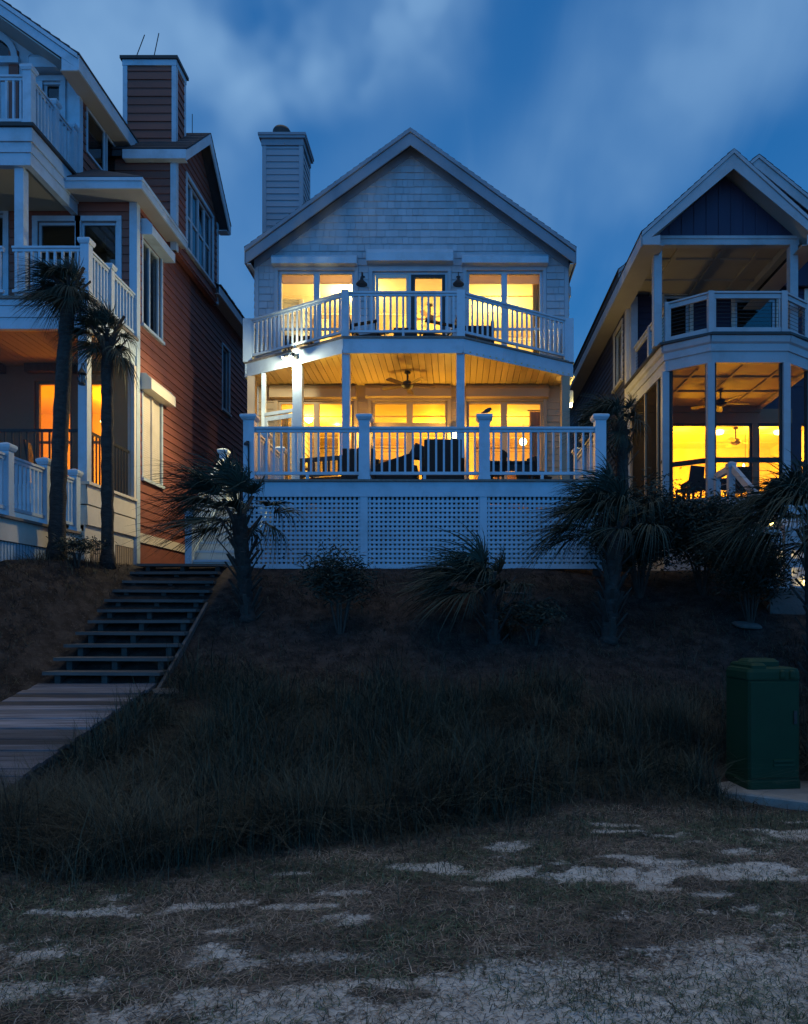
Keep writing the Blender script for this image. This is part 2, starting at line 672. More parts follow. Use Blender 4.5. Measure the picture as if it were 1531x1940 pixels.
def window(parent, P, u0, u1, z0, z1, cols, rails=(), fm='white', gm='glass', fw=.055, depth=(-.10, -.03), name='window',
           label=None, post=.05):
    """cols: list of pane spans; rails: heights of horizontal bars"""
    f = MB()
    n0, n1 = depth
    f.pbox(P, u0, cols[0][0], n0, n1, z0, z1)
    f.pbox(P, cols[-1][1], u1, n0, n1, z0, z1)
    f.pbox(P, cols[0][0], cols[-1][1], n0, n1, z1 - fw, z1)
    f.pbox(P, cols[0][0], cols[-1][1], n0, n1, z0, z0 + fw)
    for a, b in zip(cols[:-1], cols[1:]):
        f.pbox(P, a[1], b[0], n0, n1, z0 + fw, z1 - fw)
    zs = [z0 + fw]
    for r in rails:
        for a, b in cols:
            f.pbox(P, a, b, n0 + .01, n1 - .006, r - post / 2, r + post / 2)
    fo = f.build(name, fm, parent, label)
    for a, b in cols:
        g = MB()
        g.pbox(P, a - .01, b + .01, (n0 + n1) / 2 - .004, (n0 + n1) / 2 + .004, z0 + fw - .01, z1 - fw + .01)
        g.build('pane', gm, fo)
    return fo


def shutter_box(parent, P, u0, u1, z0, z1, d=.2, mat='white'):
    b = MB()
    b.pprism(P, [(.003, z0), (d, z0), (d, z0 + (z1 - z0) * .62), (d * .55, z1), (.003, z1)], u0, u1)
    for e in (u0 - .012, u1):
        b.pprism(P, [(.002, z0 - .01), (d + .008, z0 - .01), (d + .008, z0 + (z1 - z0) * .64), (d * .56, z1 + .01), (.002, z1 + .01)], e, e + .012)
    return b.build('shutter_box', mat, parent)


def rail(parent, p, q, z, h, mat='white', sp=.13, bw=.036, gap=.10, top=.09, name='railing', hh=.05):
    """baluster railing from plan point p to q on floor height z (z may be a pair for a sloped rail)"""
    z0, z1 = z if isinstance(z, tuple) else (z, z)
    p, q = Vector((p[0], p[1], z0)), Vector((q[0], q[1], z1))
    m = MB()
    U = Vector((0, 0, 1))
    m.bar(p + U * (h - .018), q + U * (h - .018), top, .036)
    m.bar(p + U * (h - .036 - hh / 2 - .002), q + U * (h - .036 - hh / 2 - .002), .045, hh)
    m.bar(p + U * (gap + .025), q + U * (gap + .025), .05, .05)
    L = (q - p).length
    n = max(1, int(round(L / sp)))
    for i in range(n):
        c = p.lerp(q, (i + .5) / n)
        m.box(c.x - bw / 2, c.x + bw / 2, c.y - bw / 2, c.y + bw / 2, c.z + gap + .048, c.z + h - .036 - hh + .002)
    if L > 1.4:
        c = p.lerp(q, .5)
        m.box(c.x - .025, c.x + .025, c.y - .025, c.y + .025, c.z, c.z + gap + .002)
    return m.build(name, mat, parent)


def post(parent, x, y, z0, z1, w, cap=True, mat='white', name='railing_post', capw=None):
    m = MB()
    m.box(x - w / 2, x + w / 2, y - w / 2, y + w / 2, z0, z1)
    if cap:
        m.box(x - w / 2 - .012, x + w / 2 + .012, y - w / 2 - .012, y + w / 2 + .012, z0, z0 + .06)
    o = m.build(name, mat, parent)
    if cap:
        c = MB()
        k = (capw or w * 1.45) / 2
        a = w / 2 + .004
        prof = [(a, z1 - .055), (a + .012, z1 - .05), (k, z1 - .005), (k, z1 + .03), (k * .86, z1 + .045), (.02, z1 + .075)]
        vs, fs = [], []
        for r, zz in prof:
            vs += [(x - r, y - r, zz), (x + r, y - r, zz), (x + r, y + r, zz), (x - r, y + r, zz)]
        for i in range(len(prof) - 1):
            for j in range(4):
                fs.append((i * 4 + j, i * 4 + (j + 1) % 4, (i + 1) * 4 + (j + 1) % 4, (i + 1) * 4 + j))
        fs += [(3, 2, 1, 0), tuple(len(vs) - 4 + j for j in range(4))]
        c.add(vs, fs)
        c.build('post_cap', mat, o)
    return o


def lamp(name, loc, energy, col, radius=.06, parent=None, spot=None, aim=None, blend=.6):
    l = bpy.data.lights.new(name, 'SPOT' if spot else 'POINT')
    l.energy = energy
    l.color = col
    l.shadow_soft_size = radius
    o = bpy.data.objects.new(name, l)
    COL.objects.link(o)
    o.location = loc
    if spot:
        l.spot_size = R(spot)
        l.spot_blend = blend
        o.rotation_euler = (Vector(aim) - Vector(loc)).to_track_quat('-Z', 'Y').to_euler()
    if parent is not None:
        o.location = Vector(loc) - ORIG[parent.name]
        o.parent = parent
    return o


# ------------------------------------------------------------------ numpy noise
def vnoise(x, y, freq, seed):
    g = np.random.default_rng(seed).random((257, 257))
    fx, fy = x * freq + 1000.3, y * freq + 1000.7
    ix, iy = np.floor(fx).astype(int), np.floor(fy).astype(int)
    tx, ty = fx - ix, fy - iy
    tx, ty = tx * tx * (3 - 2 * tx), ty * ty * (3 - 2 * ty)
    i0, j0, i1, j1 = ix % 257, iy % 257, (ix + 1) % 257, (iy + 1) % 257
    return (g[i0, j0] * (1 - tx) + g[i1, j0] * tx) * (1 - ty) + (g[i0, j1] * (1 - tx) + g[i1, j1] * tx) * ty


def fbm(x, y, freq, seed, octs=4):
    s, a, t = 0, 1.0, 0
    for o in range(octs):
        s = s + a * vnoise(x, y, freq * 2 ** o, seed + o)
        t += a
        a *= .55
    return s / t


PY = np.array([-60, 5.0, 6.0, 7.0, 8.0, 9.0, 9.8, 10.6, 11.4, 12.2, 13.0, 60.0, 400])
PZ = np.array([0.0, 0.0, .08, .24, .46, .78, 1.14, 1.60, 2.05, 2.40, 2.50, 2.55, 2.55])


def ground_h(x, y):
    x, y = np.asarray(x, float), np.asarray(y, float)
    sh = np.clip((x - .8) / 2.2, 0, 1)
    sh = sh * sh * (3 - 2 * sh)
    yy = y - sh * (.75 + .85 * np.exp(-((y - 6.4) / 1.3) ** 2))
    sl_ = np.clip((-5.15 - x) / 1.0, 0, 1)
    yy = yy + sl_ * sl_ * (3 - 2 * sl_) * 1.9
    h = (np.interp(yy - .35, PY, PZ) + np.interp(yy, PY, PZ) + np.interp(yy + .35, PY, PZ)) / 3
    near = np.clip((16 - y) / 6, 0, 1) * (1 - .8 * np.exp(-((x - 2.9) ** 2 + (y - 6.8) ** 2) / .7))
    h = h - .075 * np.exp(-((x - 2.9) ** 2 + (y - 6.6) ** 2) / .8)
    h = h + (fbm(x, y, .55, 11, 3) - .5) * .16 * np.clip((y - 4) / 4, 0.12, 1) * near + (fbm(x, y, 3.0, 31, 3) - .5) * .05 * near
    return h


def gh(x, y):
    return float(ground_h(np.array([x]), np.array([y]))[0])


def quad_strips(name, V, mat, kind=None, label=None, cat=None, parent=None, group=None):
    """V: array (N, K, 2, 3) of ribbon cross-sections -> one mesh of quads"""
    N, K = V.shape[:2]
    verts = V.reshape(-1, 3)
    if parent is not None:
        verts = verts - np.array(ORIG[parent.name])
    b = (np.arange(N) * K * 2)[:, None] + (np.arange(K - 1) * 2)[None, :]
    q = np.stack([b, b + 1, b + 3, b + 2], -1).reshape(-1)
    me = bpy.data.meshes.new(name)
    me.vertices.add(len(verts))
    me.vertices.foreach_set('co', verts.astype(np.float32).ravel())
    nf = len(q) // 4
    me.loops.add(nf * 4)
    me.loops.foreach_set('vertex_index', q.astype(np.int32))
    me.polygons.add(nf)
    me.polygons.foreach_set('loop_start', np.arange(nf, dtype=np.int32) * 4)
    me.polygons.foreach_set('loop_total', np.full(nf, 4, dtype=np.int32))
    me.update(calc_edges=True)
    me.materials.append(M[mat])
    o = bpy.data.objects.new(name, me)
    COL.objects.link(o)
    if parent is not None:
        o.parent = parent
        ORIG[o.name] = ORIG[parent.name]
    return tag(o, label, cat, group, kind)


def blades(x, y, z, head, H, W, lean, segs=3, tip=.1):
    """grass blades: arrays of length N"""
    N = len(x)
    s = np.linspace(0, 1, segs + 1)[None, :]
    dx, dy = np.cos(head)[:, None], np.sin(head)[:, None]
    out = lean[:, None] * H[:, None] * s ** 1.8
    up = H[:, None] * s * (1 - .45 * np.clip(lean[:, None], 0, 1.6) * s)
    px, py, pz = x[:, None] + dx * out, y[:, None] + dy * out, z[:, None] + up
    tw = rng.uniform(-.6, .6, N)[:, None]
    wx, wy = np.cos(head[:, None] + np.pi / 2 + tw), np.sin(head[:, None] + np.pi / 2 + tw)
    ww = W[:, None] * (1 - (1 - tip) * s ** 1.4) / 2
    V = np.empty((N, segs + 1, 2, 3))
    V[:, :, 0] = np.stack([px - wx * ww, py - wy * ww, pz], -1)
    V[:, :, 1] = np.stack([px + wx * ww, py + wy * ww, pz], -1)
    return V

# ------------------------------------------------------------------ where sand shows through the turf
def sm(a, b, x):
    t = np.clip((x - a) / (b - a), 0, 1)
    return t * t * (3 - 2 * t)


def edge(x):
    """front edge of the dune vegetation"""
    return np.interp(x, [-4, -2.2, -.6, 1.0, 2.0, 4.0], [4.15, 4.32, 4.95, 5.70, 6.0, 6.4]) + (vnoise(x, x * 0, 1.6, 7) - .5) * .35


BARE = [(-.02, 4.72, .38, .10), (.93, 4.60, .42, .11), (1.45, 4.85, .30, .09), (1.75, 4.78, .35, .08), (2.55, 5.55, .40, .22), (-1.23, 3.72, .13, .06), (-1.40, 4.15, .22, .10),
        (-2.0, 3.50, .18, .08), (-1.0, 3.2, .2, .06), (-1.95, 4.05, .2, .06), (.45, 4.9, .25, .05), (2.1, 5.1, .3, .1), (.15, 4.35, .12, .05), (-.15, 3.95, .10, .03), (1.5, 4.25, .2, .05)]


def bare(x, y):
    """0 = turf, 1 = bare sand, over the lawn in front of the dune"""
    x, y = np.asarray(x, float), np.asarray(y, float)
    b = sm(.64, .80, fbm(x * 1.0, y * 2.4, 2.1, 81, 4)) * .7
    w = .19 * np.exp(-((x - 1.25) / 1.2) ** 2 - ((y - 4.72) / .30) ** 2) + .15 * np.exp(-((x - 2.5) / .5) ** 2 - ((y - 5.6) / .35) ** 2) + .06 * np.exp(-((x + 1.6) / .8) ** 2 - ((y - 3.65) / .5) ** 2)
    b = np.maximum(b, .8 * sm(.58, .74, fbm(x, y * 3.2, 2.3, 87, 5) + w))
    n = fbm(x, y * 3.0, 3.0, 83, 5) - .5
    for cx, cy, rx, ry in BARE:
        r = ((x - cx) / rx) ** 2 + ((y - cy) / ry) ** 2
        b = np.maximum(b, .80 * sm(1.9, -.3, r + n * 6.0))
    lim = 2.90 + .22 * np.clip(x + .3, -1.5, 2)                      # close to the camera the turf thins out
    b = np.maximum(b, .95 * sm(1.05, -.45, y - lim + n * 1.5))
    return b * sm(.25, -.15, y - edge(x) + n * .3)

# ================================================================== GROUND
def build_ground():
    xs = np.concatenate([[-500, -200, -90, -45, -25], np.arange(-16, -5, .35), np.arange(-5, 5.01, .09), np.arange(5.3, 16, .35), [25, 45, 90, 200, 500]])
    ys = np.concatenate([[-60, -25, -10, -4, 0, 1.2], np.arange(1.8, 13, .085), np.arange(13.2, 30, .8), [36, 45, 60, 90, 140, 220, 400]])
    X, Y = np.meshgrid(xs, ys, indexing='ij')
    Z = ground_h(X, Y)
    V = np.stack([X, Y, Z], -1).reshape(-1, 3)
    nx, ny = len(xs), len(ys)
    i = (np.arange(nx - 1)[:, None] * ny + np.arange(ny - 1)[None, :])
    q = np.stack([i, i + ny, i + ny + 1, i + 1], -1).reshape(-1)
    me = bpy.data.meshes.new('ground')
    me.vertices.add(len(V))
    me.vertices.foreach_set('co', V.astype(np.float32).ravel())
    nf = len(q) // 4
    me.loops.add(nf * 4)
    me.loops.foreach_set('vertex_index', q.astype(np.int32))
    me.polygons.add(nf)
    me.polygons.foreach_set('loop_start', np.arange(nf, dtype=np.int32) * 4)
    me.polygons.foreach_set('loop_total', np.full(nf, 4, dtype=np.int32))
    me.polygons.foreach_set('use_smooth', np.ones(nf, dtype=bool))
    me.update(calc_edges=True)
    at_ = me.attributes.new('bare_sand', 'FLOAT', 'POINT')
    at_.data.foreach_set('value', bare(V[:, 0], V[:, 1]).astype(np.float32))
    m = bpy.data.materials.new('sand_and_soil')
    m.use_nodes = True
    t = m.node_tree
    b = t.nodes['Principled BSDF']
    b.inputs['Roughness'].default_value = .95
    b.inputs['Specular IOR Level'].default_value = .15
    tc = t.nodes.new('ShaderNodeTexCoord')
    P = tc.outputs['Object']

    def noise(sc, det=6, rough=.6):
        n = t.nodes.new('ShaderNodeTexNoise')
        n.inputs['Scale'].default_value = sc
        n.inputs['Detail'].default_value = det
        n.inputs['Roughness'].default_value = rough
        t.links.new(P, n.inputs['Vector'])
        return n.outputs['Fac']

    def mr(x, a, b_, c=0, d=1):
        n = t.nodes.new('ShaderNodeMapRange')
        n.interpolation_type = 'SMOOTHSTEP'
        t.links.new(x, n.inputs[0])
        for k, val in enumerate((a, b_, c, d)):
            n.inputs[k + 1].default_value = val
        return n.outputs[0]

    def mix(f, a, c):
        n = t.nodes.new('ShaderNodeMix')
        n.data_type = 'RGBA'
        for s_, x in ((n.inputs[0], f), (n.inputs[6], a), (n.inputs[7], c)):
            if isinstance(x, tuple):
                s_.default_value = (*x, 1)
            else:
                t.links.new(x, s_)
        return n.outputs[2]

    def math_(op, a, c):
        n = t.nodes.new('ShaderNodeMath')
        n.operation = op
        for k, x in enumerate((a, c)):
            if isinstance(x, (int, float)):
                n.inputs[k].default_value = x
            else:
                t.links.new(x, n.inputs[k])
        return n.outputs[0]
    sep = t.nodes.new('ShaderNodeSeparateXYZ')
    t.links.new(P, sep.inputs[0])
    sand = mix(mr(noise(9), .3, .7), (.42, .395, .355), (.60, .57, .52))
    sand = mix(mr(noise(70, 3), .55, .75, 0, .7), sand, (.16, .13, .10))
    soil = mix(mr(noise(5), .35, .7), (.022, .017, .015), (.060, .046, .039))
    soil = mix(mr(noise(28, 5), .56, .72, 0, .8), soil, (.10, .082, .07))
    soil = mix(mr(noise(2.1, 6, .7), .60, .74, 0, .55), soil, (.12, .105, .095))
    an = t.nodes.new('ShaderNodeAttribute')
    an.attribute_name = 'bare_sand'
    f = math_('ADD', an.outputs['Fac'], math_('MULTIPLY', math_('SUBTRACT', noise(13, 6, .7), .5), .9))
    f = math_('ADD', f, math_('MULTIPLY', math_('SUBTRACT', noise(55, 4, .6), .5), 1.1))
    turf = mix(mr(noise(7, 6, .7), .38, .66), (.055, .045, .036), (.17, .142, .118))
    turf = mix(mr(noise(34, 5), .50, .70, 0, .8), turf, (.040, .034, .026))
    low = mix(mr(sep.outputs['Y'], 5.2, 7.0), turf, soil)
    col = mix(mr(f, .34, .66), low, sand)
    t.links.new(col, b.inputs['Base Color'])
    bp = t.nodes.new('ShaderNodeBump')
    bp.inputs['Strength'].default_value = .55
    bp.inputs['Distance'].default_value = .03
    t.links.new(math_('ADD', noise(14, 8, .7), math_('MULTIPLY', noise(60, 4), .5)), bp.inputs['Height'])
    t.links.new(bp.outputs[0], b.inputs['Normal'])
    me.materials.append(m)
    o = bpy.data.objects.new('ground', me)
    COL.objects.link(o)
    tag(o, kind='structure')


build_ground()

# ================================================================== CENTRE HOUSE
def center_house():
    YW = 17.2
    XL, XR, XC = -4.69, 2.60, -1.05
    YB = 27.0
    ZF, ZU, ZE = 3.93, 7.30, 9.85          # porch floor, balcony floor, eave
    s = YW
    wx = lambda u: ux(u, s)
    wz = lambda v: vz(v, s)
    H = thing('beach_house', 'pale grey shingled gable house with all its windows glowing yellow, in the middle', 'house', (XC, YW, 2.5))
    P = front(YW)
    apex = 12.35
    slope = .72

    def gable(z):
        if z < ZE: return (XL, XR)
        w = (apex - z) / slope
        return (XC - w, XC + w) if w > .03 else None

    # openings (u0, u1, z0, z1)
    UL = (wx(527), wx(672), ZU + .06, wz(513))
    UC = (wx(706), wx(848), ZU + .02, wz(515))
    UR = (wx(884), wx(1028), ZU + .06, wz(513))
    LL = (wx(527), wx(671), ZF + .06, wz(760))
    LC = (wx(704), wx(848), ZF + .02, wz(760))
    LR = (wx(884), wx(1029), ZF + .06, wz(760))
    ops = [UL, UC, UR, LL, LC, LR]
    w = MB()
    solid_wall(w, P, XL, XR, 7.15, ZE, ops[:3])
    zr = 12.53
    ze_ = zr - slope * (XR - XC) - .01
    w.prism([(XL, ZE), (XR, ZE), (XR, ze_), (XC, zr - .01), (XL, ze_)], YW + .001, YW + .14, 'y')
    gable = lambda z: (max(XL, XC - (zr - .03 - z) / slope), min(XR, XC + (zr - .03 - z) / slope)) if z < zr - .08 else None
    sd = w
    shingles(sd, P, ZU, zr - .1, .166, wall_spans(XL + .09, XR - .09, [(o[0] - .09, o[1] + .09, o[2] - .05, o[3] + .09) for o in (UL, UC, UR)],
                                               lambda z: gable(z)))
    sd.build('gable_wall', 'pale', H)
    sd = MB()
    solid_wall(sd, P, XL, XR, 2.4, 7.149, ops[3:])
    lap(sd, P, 3.9, 6.7, .15, wall_spans(XL + .09, XR - .09, [(o[0] - .09, o[1] + .09, o[2] - .05, o[3] + .09) for o in (LL, LC, LR)]))
    sd.build('porch_wall', 'porchlit', H)
    for a, b in ((XL, XL + .09), (XR - .09, XR)):
        tr = MB()
        tr.pbox(P, a, b, -.02, .034, 2.5, ZE + .02)
        tr.build('corner_board', 'palelap', H)
    for o in ops:
        tr = MB()
        casing(tr, P, *o, w=.085, sill=False)
        tr.build('window_casing', 'palelap' if o[2] > 7 else 'porchlit', H)

    # side and back walls; a narrow unseen window added in the left side to light the neighbour
    sw = (19.6, 20.0, 4.2, 6.6)
    for X, Pf, nm, op in ((XL, lside(XL), 'side_wall', [sw, (22.9, 23.6, 4.4, 6.0)]), (XR, rside(XR), 'side_wall', [])):
        m = MB()
        solid_wall(m, Pf, YW + .141, YB, 2.4, ZE, op)
        lap(m, Pf, 2.5, ZE, .166, wall_spans(YW, YB, [(o[0] - .08, o[1] + .08, o[2] - .05, o[3] + .08) for o in op]), maxlen=6)
        m.build(nm, 'palelap', H)
        for o in op:
            window(H, Pf, *o, [(o[0] + .05, o[1] - .05)])
    m = MB()
    m.box(XL + .142, XR - .142, YB - .14, YB, 2.4, ZE)
    m.prism([(XL, ZE), (XR, ZE), (XC, 12.4)], YB - .14, YB, 'y')
    m.build('back_wall', 'palelap', H)

    # roof
    YF, YR = 16.85, YB + .35
    ov = .10
    for sg in (-1, 1):
        half = (XR - XC) + ov
        ze = zr - half * slope
        m = MB()
        m.prism([(XC, zr), (XC + sg * half, ze), (XC + sg * half, ze + .17), (XC, zr + .19)], YF + .002, YR, 'y')
        n = 26
        for i in range(n):                                              # shingle courses
            a, b = i / n, (i + 1) / n
            pa = (XC + sg * (half + .03) * a, zr + .20 + .012 - (half + .03) * slope * a)
            pb = (XC + sg * (half + .03) * b, zr + .20 + .012 - (half + .03) * slope * b)
            m.prism([pa, (pb[0], pb[1] + .018), (pb[0], pb[1] - .012), (pa[0], pa[1] - .016)], YF - .05, YR + .05, 'y')
        m.build('roof', 'roof', H)
        m = MB()
        # rake: frieze board, fascia, shingle mould; plumb cut at the eave
        m.prism([(XC, zr - .17), (XC + sg * (half - .005), ze - .17), (XC + sg * (half - .005), ze + .085), (XC, zr + .105)], YF - .035, YF, 'y')
        m.prism([(XC, zr + .112), (XC + sg * (half + .012), ze + .092), (XC + sg * (half + .012), ze + .185), (XC, zr + .205)], YF - .075, YF + .001, 'y')
        m.build('rake_board', 'greytrim', H)
        m = MB()
        hw = XR - XC
        m.prism([(XC, zr - .20), (XC + sg * hw, zr - hw * slope - .20), (XC + sg * hw, zr - hw * slope), (XC, zr)], YW - .045, YW - .0, 'y')
        m.build('frieze_board', 'greytrim', H)
        m = MB()
        m.prism([(XC + sg * (half + .004), ze - .17), (XC + sg * (half + .03), ze - .17), (XC + sg * (half + .03), ze + .17), (XC + sg * (half + .004), ze + .17)], YF - .03, YR, 'y')
        m.build('eave_fascia', 'greytrim', H)
        m = MB()
        m.prism([(XC + sg * (half - .02), ze - .17), (XC + sg * (XR - XC - .01), ze - .17), (XC + sg * (XR - XC - .01), ze - .15), (XC + sg * (half - .02), ze - .15)], YF, YR, 'y')
        m.build('soffit', 'white', H)
        # gutter end and shutter box on each side just under the eave
        m = MB()
        Ps = rside(XR) if sg > 0 else lside(XL)
        m.pprism(Ps, [(.01, 9.28), (.13, 9.28), (.13, 9.46), (.07, 9.56), (.01, 9.56)], 17.62, 18.9)
        m.build('shutter_box', 'white', H)

    # chimney
    Yc = 19.0
    cx0, cx1, cy1 = ux(497, Yc), ux(574, Yc), Yc + .95
    zt = vz(262, Yc)
    c = MB()
    c.box(cx0 + .02, cx1 - .02, Yc + .02, cy1 - .02, 2.5, zt)
    for Pf, a, b in ((front(Yc + .02), cx0 + .1, cx1 - .1), (rside(cx1 - .02), Yc + .1, cy1 - .1), (lside(cx0 + .02), Yc + .1, cy1 - .1)):
        lap(c, Pf, 2.6, zt - .2, .165, lambda za, zb, a=a, b=b: [(a, b)])
    for X in (cx0, cx1 - .1):
        for Y in (Yc - .012, cy1 - .1):
            c.box(X, X + .1, Y, Y + .112, 2.5, zt - .19)
    co = c.build('chimney', 'greylap', H)
    c = MB()
    c.box(cx0 - .02, cx1 + .02, Yc - .03, cy1 + .02, zt - .19, zt - .03)
    c.box(cx0 - .07, cx1 + .07, Yc - .08, cy1 + .07, zt - .03, zt + .035)
    c.box(cx0 - .09, cx1 + .09, Yc - .10, cy1 + .09, zt + .036, zt + .10)
    c.build('chimney_cap', 'greytrim', co)
    c = MB()
    fx = ux(535, 19.5)
    c.lathe([(.20, zt + .1), (.20, zt + .20), (.20, zt + .30), (.235, zt + .305), (.235, zt + .46), (.20, zt + .52), (.05, zt + .55)], (fx, 19.45, 0), 20)
    c.build('flue', 'dark', co)

    # windows and doors
    def pr(a, b): return (wx(a), wx(b))
    # balcony floor openings
    tz = wz(622)
    window(H, P, *UL, [pr(533, 594), pr(605, 667)], [tz])
    window(H, P, *UR, [pr(889, 950), pr(961, 1023)], [tz])
    window(H, P, *LL, [pr(532, 594), pr(605, 666)], fm='porchlit')
    window(H, P, *LR, [pr(889, 949), pr(961, 1024)], fm='porchlit')
    window(H, P, *LC, [pr(710, 770), pr(782, 843)], [wz(804)], fm='porchlit', post=.10)
    d = MB()
    d.pbox(P, UC[0], UC[0] + .055, -.10, -.02, UC[2], UC[3])
    d.pbox(P, UC[1] - .055, UC[1], -.10, -.02, UC[2], UC[3])
    d.pbox(P, UC[0] + .055, UC[1] - .055, -.10, -.02, UC[3] - .05, UC[3])
    d.pbox(P, wx(774.5), wx(778.5), -.099, -.012, UC[2], UC[3] - .05)
    do = d.build('door_frame', 'white', H)
    for a, b, ga, gb, mt in ((711.5, 774.3, 716.5, 769.5, 'cream'), (778.7, 843.5, 786.5, 837.5, 'dark')):
        l = MB()
        z0, z1 = UC[2], UC[3] - .05
        g1 = wz(525.5)
        l.pbox(P, wx(a), wx(ga), -.085, -.03, z0, z1)
        l.pbox(P, wx(gb), wx(b), -.085, -.03, z0, z1)
        l.pbox(P, wx(ga), wx(gb), -.085, -.03, g1, z1)
        l.pbox(P, wx(ga), wx(gb), -.085, -.03, z0, z0 + .22)
        lo = l.build('door', mt, H)
        g = MB()
        g.pbox(P, wx(ga) - .01, wx(gb) + .01, -.06, -.052, z0 + .21, g1 + .01)
        g.build('pane', 'glass', lo)
    # roller shutter boxes
    for u0, u1, v0, v1 in ((519, 677, 488, 507), (697, 858, 477, 502), (876, 1036, 487, 506)):
        shutter_box(H, P, wx(u0), wx(u1), wz(v1), wz(v0), .22)
    for u0, u1, v0, v1 in ((515, 676, 732, 757), (694, 854, 731, 755), (884, 1037, 731, 756)):
        shutter_box(H, P, wx(u0), wx(u1), wz(v1), wz(v0), .2, 'porchlit')

    # balcony: half-hexagon floor, fascia, rail; boarded porch ceiling under it
    A, B, C, Dp = (-4.64, 16.5), (-2.26, 15.05), (.09, 15.05), (2.5, 16.5)
    plan = [(XL, YW - .005), (A[0] - .1, A[1] - .03), (B[0] - .05, B[1] - .1), (C[0] + .05, C[1] - .1), (Dp[0] + .12, Dp[1] - .03), (XR, YW - .005)]
    fl = MB()
    for i in range(14):
        pass
    fl.prism(plan, ZU - .04, ZU, 'z')
    fl.build('balcony_floor', 'deckboard', H)
    fs = MB()
    outer = plan[1:5]
    inner = [(x * .985 + XC * .015, y + .05) for x, y in outer]
    for (p, q) in zip(plan[:-1], plan[1:]):
        Pf, L = facet(p, q)
        fs.pprism(Pf, [(-.08, 6.98), (-.03, 6.98), (-.03, 7.258), (-.08, 7.258)], 0.0, L)
        fs.pprism(Pf, [(-.04, 6.955), (-.012, 6.955), (-.012, 7.03), (-.04, 7.03)], 0.02, L - .02)
    fs.build('balcony_fascia', 'white', H)
    ce = MB()
    y_of = lambda x: (plan[1][1] + (x - plan[1][0]) / (plan[2][0] - plan[1][0]) * (plan[2][1] - plan[1][1])) if x < plan[2][0] else (
        plan[2][1] if x < plan[3][0] else plan[3][1] + (x - plan[3][0]) / (plan[4][0] - plan[3][0]) * (plan[4][1] - plan[3][1]))
    x = XL + .03
    while x < XR - .05:
        zc = 6.99 + random.uniform(-.004, .004)
        tl = random.uniform(-.010, .010)
        ya, yb = y_of(x) + .07, YW - .036
        ce.hexa([(x, ya, zc), (x + .128, ya, zc + tl), (x + .128, yb, zc + tl), (x, yb, zc), (x, ya, zc + .02), (x + .128, ya, zc + .02 + tl), (x + .128, yb, zc + .02 + tl), (x, yb, zc + .02)])
        x += .138
    ce.build('porch_ceiling', 'ceil', H)
    ce = MB()
    ce.prism([(p[0] * .99, p[1] + .06) for p in plan[:1]] + [(p[0] * .985 - .015, p[1] + .09) for p in plan[1:5]] + [(plan[5][0] - .02, plan[5][1])], 7.05, 7.2, 'z')
    ce.build('balcony_joists', 'beam', H)

    pf = MB()
    pf.prism([(XL + .02, YW), (-4.70, 16.48), (-2.30, 15.02), (.12, 15.02), (2.56, 16.48), (XR - .02, YW)], ZF - .25, ZF, 'z')
    pf.build('porch_floor', 'deckboard', H)
    # balcony rail
    R1 = [A, B, C, Dp]
    for p, q in zip(R1[:-1], R1[1:]):
        v = (Vector(q) - Vector(p)).normalized() * .085
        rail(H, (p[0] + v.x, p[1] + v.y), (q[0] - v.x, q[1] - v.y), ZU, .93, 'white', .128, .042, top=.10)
    for p in (A, Dp):
        rail(H, (p[0], p[1] + .1), (p[0], YW - .03), ZU, .93, 'white', .128, .042, top=.10)
    for p, wd in ((A, .20), (B, .155), (C, .165), (Dp, .20)):
        post(H, p[0], p[1], ZU - .02, ZU + .945, wd, cap=False)
    # porch posts
    for px, py, wd, mt in ((-2.25, 15.10, .155, 'white'), (.08, 15.10, .165, 'white'), (2.42, 16.46, .18, 'tan'), (-4.55, 16.46, .17, 'tan')):  # the two tan posts have their shade put into the colour
        post(H, px, py, ZF, 6.96, wd, cap=False, mat=mt, name='porch_post')
    post(H, ux(565, 15.75), 15.75, ZF, 6.96, .20, cap=False, name='porch_post')
    post(H, ux(500, 16.22), 16.22, ZF, 6.96, .085, cap=False, name='porch_post')
    # screen door between the two left posts
    Pf, L = facet((ux(503, 16.18), 16.18), (ux(558, 15.84), 15.84))
    sdm = MB()
    zt = 5.98
    sdm.pbox(Pf, 0, L, -.03, .02, zt + .03, zt + .10)
    sdm.pbox(Pf, .0, .07, -.02, .015, ZF + .03, zt)
    sdm.pbox(Pf, L - .07, L, -.02, .015, ZF + .03, zt)
    sdm.pbox(Pf, .07, L - .07, -.02, .015, zt - .09, zt)
    sdm.pbox(Pf, .07, L - .07, -.02, .015, ZF + .03, ZF + .22)
    sdo = sdm.build('screen_door', 'white', H)
    g = MB()
    g.pbox(Pf, .06, L - .06, -.004, -.001, ZF + .2, zt - .08)
    g.build('screen', 'screen', sdo)

    # rooms
    x0, x1 = XL + .15, XR - .15
    yf, yb = YW + .142, 22.4

    def room(z0, z1, y1, wm):
        m = MB()
        m.box(x0, x1, y1, y1 + .1, z0, z1)
        m.build('room_wall', wm, H)
        m = MB()
        m.box(x0, x1, yf, y1 + .1, z1, z1 + .08)
        y = yf + .35                                                    # ceiling battens and crown moulding
        while y < y1:
            m.box(x0 + .002, x1 - .002, y, y + .05, z1 - .022, z1 - .001)
            y += 1.1
        m.box(x0 + .002, x1 - .002, y1 - .08, y1 - .001, z1 - .10, z1 - .023)
        m.build('room_ceiling', wm, H)
        m = MB()
        m.box(x0, x1, yf, y1 + .1, z0 - .12, z0)
        m.build('room_floor', 'roomfloor', H)
        m = MB()
